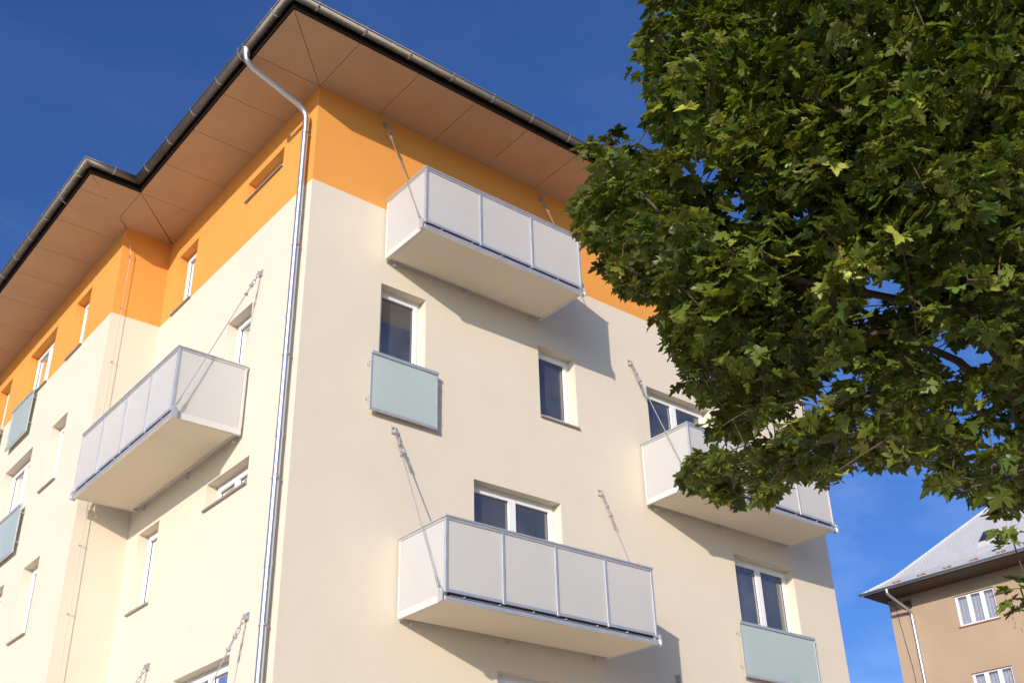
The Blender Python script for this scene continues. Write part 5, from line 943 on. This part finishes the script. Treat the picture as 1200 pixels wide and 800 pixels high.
for i in order:
    c = CL[i, :3]; dv = net-c; dd = np.sqrt((dv**2).sum(1))
    out_r = np.hypot(*(c[:2]-trunk_xy)); nr = np.hypot(net[:, 0]-trunk_xy[0], net[:, 1]-trunk_xy[1])
    cost = dd+np.where(nr > out_r+.1, .3, 0)+np.where(net[:, 2] > c[2]+.3, .4, 0)
    best = np.argsort(cost)[:40]; mids = (net[best]+c)/2
    op = np.array([np.maximum(np.sqrt(((CL[:, :3]-q)**2).sum(1))-CL[:, 3], 0).min() for q in mids])
    j = int(best[np.argmin(cost[best]+4*np.maximum(op-.06, 0))]); a = Vector(net[j]); b = Vector(c); ln = (b-a).length
    mid = (a+b)/2+Vector((0, 0, .12*ln))+Vector((rnd.gauss(0, .05), rnd.gauss(0, .05), rnd.gauss(0, .03)))*ln
    r0 = min(.004+.0045*ln, .012); pts = []
    for k in range(6):
        t = k/5; pts.append(a*(1-t)**2+mid*2*t*(1-t)+b*t*t)
    tw.tube(pts, [r0+(.003-r0)*k/5 for k in range(6)], 5, cap=False)
    net = np.vstack([net, np.array([tuple(p) for p in pts[2:]])])
TWIG = mat('maple_twig', (.09, .06, .04), .8, var=.2, vscale=8)
tw.build('twigs', TWIG, TREE, smooth=True)

# leaf outline: five pointed lobes, unit length, base at the origin
half = [(.0, .0), (.10, -.05), (.26, -.10), (.31, .0), (.45, .04), (.30, .13), (.24, .20), (.42, .22), (.58, .27), (.52, .36), (.63, .53), (.46, .50), (.36, .53), (.18, .45), (.22, .56), (.31, .66), (.20, .70), (.13, .84), (.0, 1.02)]
outl = np.array(half+[(-x, y) for x, y in half[-2:0:-1]])
nv = len(outl)+1
base = np.zeros((nv, 3)); base[1:, :2] = outl; base[0, :2] = (0, .32)
tri = np.array([(0, 1+i, 1+(i+1) % len(outl)) for i in range(len(outl))])
VA, TA, CA = [], [], []; seeds = MB(); cnt = 0
SUNV = np.array(tuple(SUN_TO))
camp = np.array(tuple(cam.matrix_world.translation))
for i, (x, y, z, r) in enumerate(CL):
    inframe = i < NINF or i >= NINF+NOUT
    n = int((66 if inframe else 46)*(r/.24)**1.5*(.62 if inframe and z < 4.75 else 1))+4
    tint0 = rng.normal(1, .16); yel0 = rng.random()
    spray_n = np.array([rng.normal(0, .22), rng.normal(0, .22), 1.0])
    outw = np.array([x-.3, y+10.3, 0]); outw /= max(np.linalg.norm(outw), 1e-6)
    for k in range(n):
        v = rng.normal(size=3); v /= np.linalg.norm(v); v *= r*1.12*rng.random()**.55; v[2] *= .62
        pos = np.array([x, y, z])+v
        nn = spray_n+rng.normal(0, .40, 3)+np.array([v[0], v[1], 0])/r*.38; nn /= np.linalg.norm(nn)
        tip = outw*.5+np.array([v[0], v[1], 0])/r*.8+rng.normal(0, .5, 3)+np.array([0, 0, -.35]); tip -= nn*(tip@nn); tip /= max(np.linalg.norm(tip), 1e-6)
        sd = np.cross(tip, nn)
        s = np.clip(rng.normal(.080, .026), .04, .145)*(1 if inframe else 1.25)
        wd = s*rng.uniform(.85, 1.1)
        b = base.copy(); b[:, 0] *= np.where(b[:, 0] < 0, rng.uniform(.72, 1.12), rng.uniform(.72, 1.12)); b[1:, :2] += rng.normal(0, .022, (nv-1, 2)); b[:, 0] += rng.normal(0, .14)*b[:, 1]**2; fold = rng.uniform(-.05, .38); dr = rng.uniform(.0, .55); wav = rng.normal(0, .10, nv)
        zz = np.abs(b[:, 0])*fold-dr*(b[:, 1]**2)*.8-.25*rng.random()*b[:, 0]**2+wav*(np.abs(b[:, 0])+.1)
        P3 = pos+np.outer(b[:, 0]*wd, sd)+np.outer(b[:, 1]*s, tip)+np.outer(zz*s, nn)
        VA.append(P3); TA.append(tri+cnt*nv)
        g = tint0*rng.lognormal(0, .3); g = max(.4, g); q = rng.random()
        col = np.array([.116, .152, .022])*g
        if q > .93: col = np.array([.25, .27, .05])*g
        if q > .992: col = np.array([.32, .33, .13])
        if q < .10: col = np.array([.075, .13, .026])*g
        CA.append(np.tile(np.append(col, 1), (nv, 1))); cnt += 1
        if rng.random() < .035:
            p = Vector(pos); 
            for _ in range(5):
                d = Vector((rnd.gauss(0, .4), rnd.gauss(0, .4), -1)).normalized()*.035; e = Vector((rnd.gauss(0, .01), rnd.gauss(0, .01), 0))
                a_ = p+Vector((rnd.gauss(0, .02), rnd.gauss(0, .02), rnd.gauss(-.03, .02))); q_ = d.orthogonal().normalized()*.006
                seeds.poly([a_, a_+d*.6+q_, a_+d, a_+d*.6-q_])
VA = np.concatenate(VA); TA = np.concatenate(TA); CA = np.concatenate(CA)
me = bpy.data.meshes.new('crown'); me.vertices.add(len(VA)); me.vertices.foreach_set('co', VA.astype(np.float32).ravel())
me.loops.add(len(TA)*3); me.loops.foreach_set('vertex_index', TA.astype(np.int32).ravel())
me.polygons.add(len(TA)); me.polygons.foreach_set('loop_start', np.arange(0, len(TA)*3, 3, dtype=np.int32)); me.polygons.foreach_set('loop_total', np.full(len(TA), 3, dtype=np.int32))
me.update(calc_edges=True)
at = me.attributes.new('leaf_tint', 'FLOAT_COLOR', 'POINT'); at.data.foreach_set('color', CA.astype(np.float32).ravel())
me.polygons.foreach_set('use_smooth', [True]*len(TA)); me.materials.append(LEAF)
cr_ = bpy.data.objects.new('crown', me); COL.objects.link(cr_); cr_.parent = TREE
seeds.build('seed_clusters', SEED, TREE, fix=False)
print('leaves', cnt)
